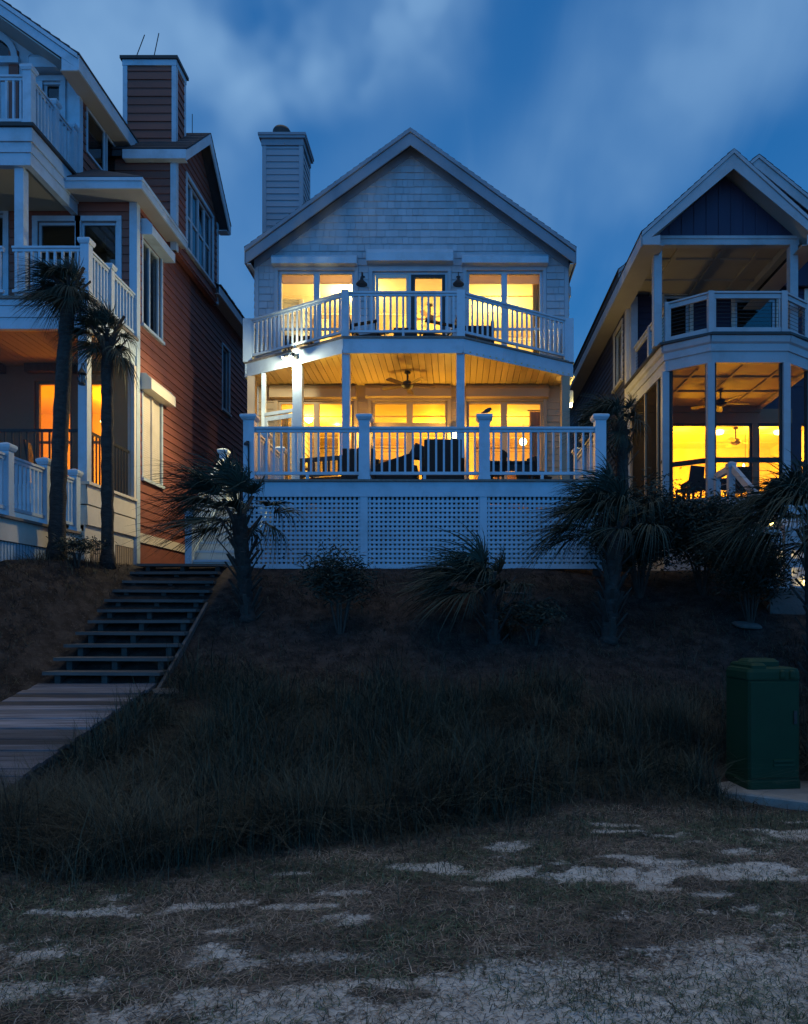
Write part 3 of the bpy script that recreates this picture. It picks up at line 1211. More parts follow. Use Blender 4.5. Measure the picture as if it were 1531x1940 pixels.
        for xa, xb in ((x0 - .008, x0 - .001), (x1 + .001, x1 + .008)):
            spans = cut(yf, y1, [(sw[0], sw[1])]) if xa < 0 and z0 < 5 else [(yf, y1)]
            for a, b in spans:
                m.box(xa, xb, a, b, z0, z1)
        m.build('room_side_wall', wm, H)
    room(ZF + .01, 6.72, 22.4, 'room')
    room(ZU + .01, 9.78, 21.6, 'room')
    # attic / floor infill so nothing shows through
    m = MB()
    m.box(x0, x1, yf, YB - .15, 6.83, 7.16)
    m.build('floor_structure', 'beam', H)
    # rolled shades at the head of the upper windows
    for o in (UL, UR):
        for a, b in ((o[0] + .06, (o[0] + o[1]) / 2 - .03), ((o[0] + o[1]) / 2 + .03, o[1] - .06)):
            m = MB()
            m.pbox(P, a, b, -.16, -.135, o[3] - .24, o[3])
            m.build('rolled_shade', 'shadecloth', H)
    # partitions
    m = MB()
    m.box(wx(556) - .1, wx(575) + .1, 20.2, 20.45, ZU + .01, 9.77)
    m.box(x0, wx(540), 20.0, 20.12, ZU + .01, 9.77)
    m.build('room_partition', 'room', H)
    m = MB()
    m.box(-3.3, -3.12, 20.6, 22.4, ZF + .01, 6.72)
    m.box(-.1, .5, 21.2, 22.4, ZF + .01, 6.72)
    m.build('room_partition', 'roomdark', H)
    # light inside
    lamp('room_light', (-.6, 19.6, 6.45), 210, (1.0, .43, .012), .12, H)
    lamp('room_light', (1.3, 19.0, 6.3), 75, (1.0, .52, .03), .12, H)
    lamp('room_light', (-3.4, 18.9, 6.2), 150, (1.0, .54, .04), .12, H)
    lamp('room_light', (-2.6, 18.6, 9.5), 300, (1.0, .74, .30), .12, H)
    lamp('room_light', (1.0, 19.4, 9.0), 230, (1.0, .70, .22), .12, H)
    lamp('room_light', (-1.0, 20.6, 9.2), 60, (1.0, .60, .06), .12, H)
    lamp('room_light', (.3, 20.6, 4.7), 70, (1.0, .44, .02), .15, H)  # this and the next: low lights added to reach the porch ceiling
    lamp('room_light', (-2.6, 20.2, 4.8), 50, (1.0, .46, .02), .15, H)
    return H, dict(YW=YW, XL=XL, XR=XR, ZF=ZF, ZU=ZU, wx=wx, wz=wz)


CH, C_ = center_house()


# ================================================================== DECK IN FRONT OF THE CENTRE HOUSE
def deck():
    y0, y1 = 12.55, 14.98
    xl, xr = -3.53, 2.45
    z = 3.94
    D = thing('deck', 'raised white deck on lattice panels in front of the middle house', 'deck', (-.54, 13.5, 2.4))
    f = MB()
    y = y0 - .06
    while y < y1 - .05:
        f.box(xl - .12, xr + .12, y, y + .135, z - .036 + random.uniform(-.002, .002), z)
        y += .142
    f.build('deck_floor', 'deckboard', D)
    f = MB()
    f.box(xl - .09, xr + .09, y0 - .02, y0 + .02, z - .29, z - .038)
    for X in (xl - .09, xr + .05):
        f.box(X, X + .04, y0 + .021, y1, z - .29, z - .038)
    f.build('rim_board', 'white', D)
    f = MB()
    for k in range(13):
        xx = xl + (xr - xl) * k / 12
        f.box(xx - .02, xx + .02, y0 + .03, y1 - .05, z - .24, z - .04)
    for xx in (xl + .05, ux(690, y0), ux(917, y0), xr - .05):
        for yy in (y0 + .16, 14.6):
            f.box(xx - .07, xx + .07, yy - .07, yy + .07, gh(xx, yy) - .2, z - .24)
    f.build('deck_framing', 'beam', D)
    # lattice
    xs = [xl - .08, ux(690, y0), ux(916, y0), xr + .08]
    zb = 2.46
    for i, xx in enumerate(xs):
        m = MB()
        wd = .062
        m.box(max(xl - .09, xx - wd), min(xr + .09, xx + wd), y0 - .012, y0 + .03, zb - .06, z - .292)
        m.build('lattice_post', 'white', D)
    for a, b in zip(xs[:-1], xs[1:]):
        m = MB()
        a, b = a + .063, b - .063
        zt = z - .295
        k = 0
        x = a + .012
        while x < b - .02:
            m.box(x, x + .040, y0 + .016, y0 + .022, zb, zt)
            x += .0775
        q = zb + .01
        while q < zt - .02:
            m.box(a, b, y0 + .008, y0 + .0155, q, q + .042)
            q += .0775
        m.box(a, b, y0 + .004, y0 + .024, zb - .03, zb + .012)
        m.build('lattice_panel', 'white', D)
    # rails
    px = [xl, ux(690, y0), ux(918, y0), xr]
    for i, x in enumerate(px):
        post(D, x, y0 + .09, z, z + 1.07, .185, capw=.28)
    for a, b in zip(px[:-1], px[1:]):
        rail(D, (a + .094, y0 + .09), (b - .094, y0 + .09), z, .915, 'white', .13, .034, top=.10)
    for x, ys in ((xl, (13.65, 14.85)), (xr, (13.95, 14.95))):
        yp = y0 + .09
        for yy in ys:
            rail(D, (x, yp + .09), (x, yy - .07), z, .915, 'white', .13, .034, top=.10)
            post(D, x, yy, z, z + 1.02, .14, capw=.22)
            yp = yy
    return D


DK = deck()


def deck_stairs():
    S_ = thing('deck_staircase', 'white side staircase climbing from the slope to the left end of the middle deck', 'staircase', (-4.2, 14, 2.4))
    x0, x1 = -4.80, -3.75
    n, zt, zb = 8, 3.94, 2.45
    yb, yt = 13.25, 15.1
    m = MB()
    for i in range(n):
        z = zb + (zt - zb) * (i + 1) / n
        y = yb + (yt - yb) * i / n
        m.box(x0 + .04, x1 - .04, y - .02, y + .26, z - .04, z)
    m.box(x0, x1 + .08, yt, 16.35, zt - .04, zt)
    m.build('tread', 'white', S_)
    m = MB()
    for i in range(n):
        z = zb + (zt - zb) * i / n
        y = yb + (yt - yb) * i / n
        m.box(x0 + .04, x1 - .04, y, y + .016, z + .001, z + (zt - zb) / n - .042)
    m.build('riser', 'cream', S_)
    for X in (x0, x1 - .04):
        m = MB()
        m.prism([(yb - .1, zb - .1), (yb - .1, zb + .22), (yt, zt + .02), (16.3, zt + .02), (16.3, zt - .28), (yt, zt - .28), (yb + .25, zb - .1)], X, X + .038, 'x')
        m.build('stringer', 'white', S_)
    post(S_, x0 + .02, yt + .08, zt - .3, zt + 1.06, .14, capw=.21)
    post(S_, x0 + .02, yb - .02, zb - .1, zb + 1.05, .12, capw=.18)
    rail(S_, (x0 + .02, yb + .05), (x0 + .02, yt), (zb + .12, zt - .02), .95, 'white', .14, .034)
    rail(S_, (x0 + .02, yt + .16), (x0 + .02, 16.3), zt, .92, 'white', .13, .034)
    return S_


deck_stairs()

# ================================================================== LEFT HOUSE
def left_house():
    H = thing('beach_house', 'tall red brown lap sided house with white balconies and two open porches, at the left', 'house', (-8, 14.76, 2.4))
    X, YW, YB = -6.4, 14.76, 24.0
    Z1, Z2, ZE = 3.93, 7.15, 10.08
    Pf, Ps = front(YW), rside(X)
    wx = lambda u: ux(u, YW)
    wz = lambda v: vz(v, YW)
    XW = -14.0
    # openings, front wall
    D1 = (wx(66), wx(138), Z1 + .03, wz(722))
    D2 = (wx(164), wx(206), Z1 + .03, wz(722))
    D0 = (wx(-90), wx(4), Z1 + .03, wz(722))
    W2a = (wx(72), wx(145), Z2 + .05, wz(420))
    W2b = (wx(153), wx(222), Z2 + .05, wz(420))
    W2c = (wx(-60), wx(8), Z2 + .05, wz(405))
    fr = [D0, D1, D2, W2a, W2b, W2c]
    m = MB()
    solid_wall(m, Pf, XW, X, 2.2, 10.3, fr)
    hol = [(o[0] - .11, o[1] + .11, o[2] - .1, o[3] + .12) for o in (W2a, W2b, W2c)]
    lap(m, Pf, Z2, 10.3, .17, wall_spans(XW, X - .12, hol))
    m.build('front_wall', 'brown', H)
    m = MB()
    m.pbox(Pf, XW, X - .12, .002, .02, Z1, 6.62)
    bb = MB()
    for a, b in cut(XW, X - .12, [(o[0], o[1]) for o in (D0, D1, D2)]):
        bb.pbox(Pf, a, b, .001, .024, Z1, 6.62)
    for o in (D0, D1, D2):
        bb.pbox(Pf, o[0], o[1], .001, .024, o[3], 6.62)
    bb.build('porch_wall', 'porchbrown', H)
    # dark shutter boxes above the porch doors
    for o in (D0, D1, D2):
        b = MB()
        b.pprism(Pf, [(.026, o[3] + .13), (.2, o[3] + .13), (.2, o[3] + .45), (.12, o[3] + .55), (.026, o[3] + .55)], o[0] - .1, o[1] + .1)
        b.build('shutter_box', 'wood', H)
    # side wall with shuttered windows
    S2 = (15.02, 15.98, 7.57, 9.38)
    S1 = (15.02, 15.98, 4.44, 6.25)
    S3 = (20.15, 20.75, 7.30, 9.05)
    m = MB()
    so = [S2, S1, S3]
    solid_wall(m, Ps, YW + .001, YB, 2.2, 10.3, so)
    m.box(XW, X, YB - .1, YB, 2.2, 10.3)
    lap(m, Ps, 3.3, 10.2, .17, wall_spans(YW + .12, YB, [(o[0] - .05, o[1] + .05, o[2] - .04, o[3] + .08) for o in so]), maxlen=5)
    m.build('side_wall', 'brown', H)
    t = MB()
    t.box(X - .12, X + .032, YW - .034, YW + .12, 2.3, 10.2)
    t.build('corner_board', 'white', H)
    for o in so:
        t = MB()
        casing(t, Ps, *o, w=.05)
        t.build('window_casing', 'white', H)
    for o in (W2a, W2b, W2c):
        t = MB()
        casing(t, Pf, *o, w=.10, sill=False)
        t.build('window_casing', 'white', H)
    t = MB()
    t.pbox(Ps, YW + .12, YB, 0, .03, 3.12, 3.31)
    t.build('band_board', 'cream', H)
    window(H, Ps, *S2, [(15.07, 15.46), (15.52, 15.93)], gm='glassdark')
    window(H, Ps, *S3, [(20.2, 20.7)], gm='glassdark')
    # curtains behind the upper side window
    c = MB()
    for i in range(9):
        c.pbox(Ps, 15.04 + i * .10, 15.04 + i * .10 + .07, -.14, -.125, 7.6, 9.36)
    c.build('curtain', 'curtain', H)
    # closed roller shutter below
    c = MB()
    z = S1[2]
    while z < S1[3] - .01:
        for a, b in ((15.03, 15.47), (15.52, 15.97)):
            c.pprism(Ps, [(-.05, z), (-.018, z), (-.010, z + .02), (-.018, z + .041), (-.05, z + .041)], a, b)
        z += .045
    c.pbox(Ps, 15.47, 15.52, -.05, .03, S1[2], S1[3])
    c.build('roller_shutter', 'cream', H)
    shutter_box(H, Ps, 14.95, 16.15, 9.36, 9.66, .24)
    shutter_box(H, Ps, 14.92, 16.18, 6.22, 6.53, .24, 'cream')
    # front doors and windows
    for o, f in ((D0, 'porchbrown'), (D1, 'porchbrown'), (D2, 'porchbrown')):
        g = .07
        window(H, Pf, *o, [(o[0] + g, o[1] - g)], [Z1 + 1.18], fm=f, name='porch_door')
    for o in (W2a, W2b, W2c):
        window(H, Pf, *o, [(o[0] + .05, o[1] - .05)], gm='glassdark', name='window')
    # rooms behind: warm below, dark above
    def room(z0, z1, wm):
        m = MB()
        m.box(XW + .1, X - .15, 18.5, 18.6, z0, z1)
        m.box(XW + .05, XW + .1, YW + .15, 18.6, z0, z1)
        m.box(X - .16, X - .145, YW + .15, 18.6, z0, z1)
        m.build('room_wall', wm, H)
        m = MB()
        m.box(XW + .1, X - .16, YW + .15, 18.6, z1, z1 + .05)
        m.box(XW + .1, X - .16, YW + .15, 18.6, z0 - .05, z0)
        m.build('room_ceiling', wm, H)
    room(Z1, 6.7, 'roomdark')
    room(Z2, 10.0, 'roomdark')
    lamp('room_light', (-8.0, 17.0, 6.2), 190, (1.0, .36, .008), .1, H)
    lamp('room_light', (-10.2, 16.6, 6.2), 90, (1.0, .36, .02), .1, H)
    lamp('room_light', (-8.3, 17.4, 4.6), 170, (1.0, .36, .02), .1, H)  # low light added for more warm spill into the porch

    # lower porch: floor, screens, posts, knee wall
    YP = 12.8
    m = MB()
    m.box(XW, X, YP, YW - .001, Z1 - .1, Z1)
    m.build('porch_floor', 'deckboard', H)
    m = MB()
    for k in range(2):
        za, zb = Z1 - .36 - .36 * k, Z1 - .02 - .36 * k
        m.pprism(rside(X - .02), [(-.08, za), (.035, za), (.02, zb), (-.08, zb)], YP, YW - .04)
        m.pprism(front(YP + .02), [(-.08, za), (.035, za), (.02, zb), (-.08, zb)], XW, X - .02)
    m.box(X - .12, X + .05, YP - .02, YW - .04, Z1 - .02, Z1 + .03)
    m.build('knee_wall', 'cream', H)
    post(H, X - .08, YP + .08, Z1, 6.6, .155, cap=False, name='porch_post')
    m = MB()
    m.box(X - .11, X + .02, YW - .13, YW - .035, Z1 + .03, 6.6)
    m.build('porch_post', 'cream', H)
    for xx in (-8.45, -10.5):
        post(H, xx, YP + .08, Z1, 6.6, .155, cap=False, name='porch_post')
    m = MB()
    m.box(X - .045, X - .042, YP + .16, YW - .13, Z1 + .03, 6.58)
    m.build('screen', 'screen', H)
    m = MB()
    for a, b in ((XW, -10.58), (-10.42, -8.53), (-8.37, X - .16)):
        m.box(a, b, YP + .08, YP + .083, Z1 + .03, 6.58)
    m.build('screen', 'screen', H)
    # dark inner guard rail
    m = MB()
    m.box(XW, X - .16, YP + .12, YP + .17, Z1 + .92, Z1 + .97)
    m.box(X - .11, X - .07, YP + .16, YW - .14, Z1 + .92, Z1 + .97)
    for i in range(int((X - .3 - XW) / .13)):
        xx = XW + .1 + i * .13
        m.box(xx, xx + .025, YP + .13, YP + .155, Z1 + .03, Z1 + .92)
    for i in range(13):
        yy = YP + .25 + i * .125
        m.box(X - .10, X - .078, yy, yy + .025, Z1 + .03, Z1 + .92)
    m.build('guard_rail', 'dark', H)
    # second floor balcony slab: fascia boards stepped
    m = MB()
    for (a, b, o) in ((6.60, 6.80, .0), (6.80, 7.0, .018), (7.0, 7.10, .036)):
        m.box(XW, X + o, YP - o, YP + .1, a, b - .004)
        m.box(X - .1, X + o, YP + .1, YW - .036, a, b - .004)
    m.build('balcony_fascia', 'white', H)
    m = MB()
    m.box(XW, X + .07, YP - .07, YW - .036, 7.10, Z2)
    m.build('balcony_floor', 'deckboard', H)
    m = MB()
    x = XW
    while x < X - .2:
        m.box(x, x + .13, YP + .11, YW - .03, 6.62 + random.uniform(-.003, .003), 6.64)
        x += .138
    m.build('porch_ceiling', 'porchlit', H)
    m = MB()
    m.box(XW, X - .11, YP + .11, YW - .03, 6.66, 7.09)
    m.build('floor_structure', 'beam', H)
    post(H, X - .04, YP + .06, Z2, Z2 + .98, .15, capw=.22)
    post(H, X - .04, 13.72, Z2, Z2 + .95, .13, capw=.2)
    rail(H, (X - .115, YP + .06), (-7.72, YP + .06), Z2, .90, 'white', .13, .038)
    rail(H, (-7.88, YP + .06), (-11, YP + .06), Z2, .90, 'white', .13, .038)
    rail(H, (X - .04, YP + .14), (X - .04, 13.65), Z2, .90, 'white', .125, .038)
    rail(H, (X - .04, 13.79), (X - .04, YW - .04), Z2, .90, 'white', .125, .038)
    # third floor balcony
    XB, YB3 = -7.55, 13.1
    Z3 = 10.32
    m = MB()
    for (a, b, o) in ((9.62, 9.84, .0), (9.84, 10.02, .02), (10.02, 10.26, .05)):
        m.box(XW, XB + o, YB3 - o, YB3 + .12, a, b - .004)
        m.box(XB - .12, XB + o, YB3 + .12, YW - .036, a, b - .004)
    m.build('balcony_fascia', 'white', H)
    m = MB()
    m.box(XW, XB + .10, YB3 - .10, YW - .036, 10.262, Z3)
    m.build('balcony_floor', 'dark', H)
    m = MB()
    m.box(XW, XB - .121, YB3 + .121, YW - .036, 9.70, 9.74)
    m.build('porch_ceiling', 'ceilpaint', H)
    post(H, -7.8, 13.25, Z2, 9.62, .16, cap=False, name='porch_post')
    post(H, XB - .06, YB3 + .06, Z3, Z3 + 1.03, .15, capw=.22)
    post(H, XB - .06, 13.98, Z3, Z3 + 1.0, .13, capw=.2)
    post(H, XB - .06, YW - .12, Z3, Z3 + 1.0, .13, capw=.2)
    rail(H, (XB - .14, YB3 + .06), (-10, YB3 + .06), Z3, .92, 'white', .13, .038)
    rail(H, (XB - .06, YB3 + .14), (XB - .06, 13.91), Z3, .92, 'white', .12, .038)
    rail(H, (XB - .06, 14.05), (XB - .06, YW - .19), Z3, .92, 'white', .12, .038)
    # third floor block
    X3 = -7.54
    zE = 12.15
    sl = .70
    XR3 = -11.2
    P3 = front(YW)
    dr = (wx(82), wx(116), Z3 + .05, wz(155))
    ft = (wx(-60), wx(14), Z3 + .9, wz(45))
    gab3 = lambda z: (XW, X3) if z < zE + .1 else ((XR3 * 2 - X3, X3 - (z - zE - .1) / sl) if X3 - (z - zE - .1) / sl > XR3 else None)
    m = MB()
    solid_wall(m, P3, XW, X3, 10.301, zE + .1, [dr])
    m.prism([(XW, zE + .1), (X3, zE + .1), (XR3, zE + .1 + (X3 - XR3) * sl), (XW, zE + .1 + (X3 - XR3) * sl)], YW + .001, YW + .14, 'y')
    m.build('front_wall', 'white', H)
    m = MB()
    m.pbox(P3, wx(18), wx(36), .002, .03, Z3 + .1, wz(98))
    m.build('siding_patch', 'brown', H)
    fw = MB()
    cxx, czz, rr = wx(-14), wz(112), .40
    pts = [(cxx + rr * math.cos(a), czz + rr * math.sin(a)) for a in np.linspace(0, math.pi, 15)]
    ptb = [(cxx + (rr + .12) * math.cos(a), czz + (rr + .12) * math.sin(a)) for a in np.linspace(0, math.pi, 15)]
    for i in range(14):
        fw.prism([pts[i], pts[i + 1], ptb[i + 1], ptb[i]], YW - .05, YW + .0, 'y')
    fw.box(cxx - rr - .16, cxx + rr + .16, YW - .09, YW, czz - .13, czz - .001)
    fwo = fw.build('arched_window', 'white', H)
    g = MB()
    g.prism(pts, YW - .02, YW - .012, 'y')
    g.build('pane', 'glassdark', fwo)
    window(H, P3, *dr, [(dr[0] + .06, dr[1] - .06)], gm='glassdark', name='balcony_door')
    shutter_box(H, P3, wx(66), wx(128), wz(142), wz(112), .22)
    t = MB()
    t.box(X3 - .2, X3 + .03, YW - .034, YW + .1, 10.2, zE + .1)
    t.build('corner_board', 'white', H)
    t = MB()
    casing(t, P3, *dr, w=.10, sill=False)
    t.build('window_casing', 'white', H)
    # its side wall, with two trapezoid lights under the eave
    P3s = rside(X3)
    m = MB()
    m.box(X3 - .1, X3 - .001, YW + .101, 17.2, 9.9, zE + .1)
    lap(m, P3s, 10.0, zE, .17, wall_spans(YW + .1, 17.2, [(15.0, 16.6, 11.05, 12.0)]))
    m.build('side_wall', 'brown', H)
    f = MB()
    for a, b, z0a, z0b, z1 in ((15.0, 15.78, 11.05, 11.05, 11.98), (15.84, 16.6, 11.05, 11.05, 11.98)):
        f.pbox(P3s, a, a + .05, 0, .04, z0a, z1)
        f.pbox(P3s, b - .05, b, 0, .04, z0a, z1)
        f.pbox(P3s, a + .05, b - .05, 0, .04, z0a, z0a + .05)
        f.pbox(P3s, a + .05, b - .05, 0, .04, z1 - .05, z1)
    fo = f.build('window', 'white', H)
    g = MB()
    for a, b in ((15.04, 15.74), (15.88, 16.56)):
        g.pbox(P3s, a, b, .012, .018, 11.09, 11.94)
    g.build('pane', 'glassdark', fo)
    # third floor roof
    YF3 = 14.06
    xe = -7.2
    m = MB()
    top = zE + (xe - XR3) * sl
    m.prism([(xe, zE), (XR3, top), (XR3, top + .16), (xe, zE + .15)], YF3 + .002, 18.5, 'y')
    m.prism([(XR3, top), (XR3 * 2 - xe, zE), (XR3 * 2 - xe, zE + .15), (XR3, top + .16)], YF3 + .002, 18.5, 'y')
    n = 22
    for i in range(n):
        a, b = i / n, (i + 1) / n
        L = xe + .05 - XR3
        pa, pb = (XR3 + L * a, top + .165 - L * a * sl), (XR3 + L * b, top + .165 - L * b * sl)
        m.prism([(pa[0], pa[1] + .01), (pb[0], pb[1] + .03), (pb[0], pb[1]), (pa[0], pa[1] - .02)], YF3 - .06, 18.5, 'y')
    m.build('roof', 'roof', H)
    m = MB()
    m.prism([(xe - .002, zE - .12), (XR3, top - .14), (XR3, top + .06), (xe - .002, zE + .06)], YF3 - .03, YF3, 'y')
    m.prism([(xe + .01, zE + .062), (XR3, top + .062), (XR3, top + .15), (xe + .01, zE + .14)], YF3 - .06, YF3 + .001, 'y')
    m.prism([(xe - .30, zE - .16), (xe - .002, zE - .16), (xe - .002, zE - .121), (xe - .30, zE - .121 + .2)], YF3 - .03, YF3, 'y')
    m.box(xe, xe + .03, YF3 - .03, 16.75, zE - .15, zE + .13)
    m.build('rake_board', 'white', H)
    m = MB()
    m.prism([(xe, zE - .15), (X3, zE - .15), (X3, zE - .12), (xe, zE - .12)], YF3, 16.75, 'y')
    m.build('soffit', 'soffit', H)
    m = MB()
    m.prism([(X3, zE - .12 + .18), (XR3, top - .16), (XR3, top - .13), (X3, zE - .09 + .18)], YF3, YW, 'y')
    m.build('soffit', 'soffit', H)
    # hip roof over the second floor corner
    ex, ey, ez = -6.05, 14.22, 10.10
    m = MB()
    A, B, Cc, D_, E_ = (-7.62, ey, ez), (ex, ey, ez), (ex, 16.7, ez), (X3, 15.35, 10.92), (X3, 16.7, 10.92)
    lo = lambda p: (p[0], p[1], p[2] - .035)
    m.add([A, B, D_, lo(A), lo(B), lo(D_)], [(0, 1, 2), (5, 4, 3), (0, 3, 4, 1), (1, 4, 5, 2), (2, 5, 3, 0)])
    m.add([B, Cc, E_, D_, lo(B), lo(Cc), lo(E_), lo(D_)], [(0, 1, 2, 3), (7, 6, 5, 4), (0, 4, 5, 1), (1, 5, 6, 2)])
    m.build('roof', 'roof', H)
    m = MB()
    # continuing main eave behind the dormer
    m.prism([(ex, ez - .035), (ex, ez), (-9.5, ez + 2.4), (-9.5, ez + 2.3)], 18.9, 22.6, 'y')
    for i in range(12):
        y = 18.9 + i * .31
        m.box(ex - .03, ex + .03, y, y + .27, ez, ez + .025 + .012 * (i % 2))
    m.build('roof', 'roof', H)
    m = MB()
    m.box(-7.6, ex - .002, ey - .002, ey + .03, ez - .24, ez - .036)
    m.box(ex - .03, ex + .001, ey + .031, 16.6, ez - .24, ez - .036)
    m.box(-7.6, ex + .018, ey - .022, ey - .003, ez - .10, ez - .036)
    m.box(ex + .002, ex + .018, ey - .002, 16.6, ez - .10, ez - .036)
    m.build('eave_fascia', 'white', H)
    m = MB()
    m.box(ex - .03, ex + .001, 18.9, 22.6, ez - .24, ez - .036)
    m.build('eave_fascia', 'white', H)
    m = MB()
    m.box(-7.6, ex - .031, ey + .031, YW - .036, ez - .22, ez - .2)
    m.box(X + .001, ex - .031, YW - .036, 16.6, ez - .22, ez - .2)
    m.build('soffit', 'soffit', H)
    m = MB()
    m.box(X + .001, ex - .031, 18.9, 22.6, ez - .22, ez - .2)
    m.build('soffit', 'soffit', H)
    # big side dormer with gable facing the gap
    XD = -6.2
    d0, d1 = 16.3, 19.16
    dm = (d0 + d1) / 2
    ze, za = 11.72, 13.06
    m = MB()
    Pd = rside(XD)
    wn_ = (16.95, 18.72, 10.05, 11.72)
    solid_wall(m, Pd, d0, d1, 9.7, 11.8, [wn_])
    m.prism([(d0, 11.8), (d1, 11.8), (dm, 11.8 + (dm - d0) * .94)], XD - .14, XD - .001, 'x')
    m.box(X3 - .2, XD - .141, d0, d0 + .1, 9.7, 11.95)
    m.box(X3 - .2, XD - .141, d1 - .1, d1, 9.7, 11.95)
    gd = lambda z: (d0 + .1, d1 - .1) if z < 11.8 else (d0 + .1 + (z - 11.8) / .94, d1 - .1 - (z - 11.8) / .94)
    lap(m, Pd, 9.75, 13.0, .17, wall_spans(d0 + .1, d1 - .1, [(wn_[0] - .08, wn_[1] + .08, wn_[2] - .1, wn_[3] + .08)], gd))
    lap(m, front(d0), 9.75, 11.7, .17, lambda a, b: [(X3, XD - .1)])
    m.build('dormer_wall', 'brown', H)
    t = MB()
    t.box(XD - .1, XD + .03, d0 - .032, d0 + .1, 9.7, 11.8)
    t.build('corner_board', 'white', H)
    t = MB()
    t.box(XD - .1, XD + .03, d1 - .1, d1 + .03, 9.7, 11.8)
    t.build('corner_board', 'white', H)
    t = MB()
    casing(t, Pd, *wn_, w=.08)
    t.build('window_casing', 'white', H)
    a, b = wn_[0], wn_[1]
    k = (b - a) / 4
    window(H, Pd, *wn_, [(a + i * k + .04, a + (i + 1) * k - .04) for i in range(4)], [10.9], gm='glassdark', post=.06)
    m = MB()
    xo = -5.93
    h_ = dm - d0 + .15
    for sg in (-1, 1):
        e = dm + sg * h_
        m.prism([(dm, za), (e, ze - .03), (e, ze + .11), (dm, za + .16)], X3 - 1.6, xo - .002, 'x')
        for i in range(9):
            p, q = i / 9, (i + 1) / 9
            pa = (dm + sg * (h_ + .03) * p, za + .17 - (za - ze + .05) * p)
            pb = (dm + sg * (h_ + .03) * q, za + .17 - (za - ze + .05) * q)
            m.prism([pa, (pb[0], pb[1] + .02), (pb[0], pb[1] - .01), (pa[0], pa[1] - .014)], X3 - 1.6, xo + .04, 'x')
    m.build('dormer_roof', 'roof', H)
    m = MB()
    for sg in (-1, 1):
        e = dm + sg * h_
        m.prism([(dm, za - .10), (e, ze - .13), (e, ze + .095), (dm, za + .145)], xo - .0015, xo + .03, 'x')
    for y in (dm - h_ - .03, dm + h_):
        m.box(X3 + .25, xo + .03, y, y + .03, ze - .10, ze + .10)
    m.box(X3 + .25, xo, dm - h_, d0 - .001, ze - .10, ze - .09)
    m.box(XD + .031, xo, d1 - .1, dm + h_, ze - .14, ze - .12)
    m.build('rake_board', 'white', H)
    # chimney behind the dormer eave
    yc = 16.75
    cx0, cx1, cy1, zt = ux(233, yc), ux(334, yc), yc + .60, vz(112, yc)
    c = MB()
    c.box(cx0 + .02, cx1 - .02, yc + .02, cy1 - .02, 11.5, zt)
    lap(c, front(yc + .02), 11.9, zt - .16, .19, lambda a, b: [(cx0 + .1, cx1 - .1)])
    lap(c, rside(cx1 - .02), 11.9, zt - .16, .19, lambda a, b: [(yc + .1, cy1 - .1)])
    co = c.build('chimney', 'brown', H)
    c = MB()
    for xx in (cx0, cx1 - .1):
        for yy in (yc - .012, cy1 - .1):
            c.box(xx, xx + .1, yy, yy + .112, 11.6, zt - .15)
    c.box(cx0 - .01, cx1 + .01, yc - .02, cy1 + .02, zt - .149, zt - .02)
    c.build('chimney_trim', 'white', co)
    c = MB()
    c.box(cx0 - .05, cx1 + .05, yc - .06, cy1 + .06, zt - .019, zt + .05)
    c.build('chimney_cap', 'dark', co)
    for p, q in (((258, 108), (274, 66)), ((292, 106), (301, 63))):
        r = MB()
        r.tube([at(*p, yc + .2), at(*q, yc + .2)], .011, 5)
        r.build('antenna_rod', 'black', co)
    r = MB()
    r.tube([(X3 + 1.2, dm, za + .1), (X3 + 1.2, dm, za + .62)], .009, 5)
    r.build('lightning_rod', 'black', H)
    # base of the house: board skirt, slatted panels
    m = MB()
    Pb = rside(X - .03)
    m.pbox(Pb, YP, 22, -.03, .0, 2.98, 3.22)
    for y in (YP, 13.75, YW - .05, 15.9, 17.2, 18.5):
        m.pbox(Pb, y, y + .15, -.03, .012, 2.0, 2.98)
    m.pbox(Pb, YP, 22, -.032, .004, 2.0, 2.42)
    m.build('skirt_boards', 'cream', H)
    m = MB()
    y = YP + .16
    while y < 20:
        m.pbox(Pb, y, y + .05, -.028, -.01, 2.4, 2.98)
        y += .078
    m.pbox(Pb, YP, 22, -.07, -.06, 2.2, 3.1)
    m.build('slatted_skirt', 'tan', H)
    return H


left_house()


def left_deck():
    x1, ya, yb, z = -6.45, 7.6, 12.66, 3.06
    D = thing('deck', 'white railed lower deck over vertical slats in front of the red brown house', 'deck', (-8, 11, 2.3))
    m = MB()
    m.box(-12, x1 + .05, ya, yb + .1, z - .04, z)
    m.build('deck_floor', 'deckboard', D)
    m = MB()
    m.box(x1 - .04, x1, ya, yb + .1, z - .36, z - .042)
    m.box(-12, x1 - .041, yb + .06, yb + .1, z - .36, z - .042)
    m.build('rim_board', 'cream', D)
    m = MB()
    y = ya
    while y < yb + .05:
        m.box(x1 - .055, x1 - .03, y, y + .045, 1.5, z - .37)
        y += .075
    m.build('slatted_skirt', 'white', D)
    m = MB()
    m.box(x1 - .4, x1 - .3, ya, yb, 1.5, z - .3)
    m.build('deck_framing', 'beam', D)
    ys = [8.4, 9.55, 10.7, 11.7, 12.6]
    for y in ys:
        post(D, x1 - .06, y, z, z + 1.0, .13, capw=.2)
    for a, b in zip(ys[:-1], ys[1:]):
        rail(D, (x1 - .06, a + .07), (x1 - .06, b - .07), z, .90, 'white', .112, .036, top=.08)
    # wide corner pier under the deck end
    m = MB()
    m.box(x1 - .04, x1 + .10, 12.62, 12.76, 2.0, z + .02)
    m.build('corner_pier', 'cream', D)


left_deck()

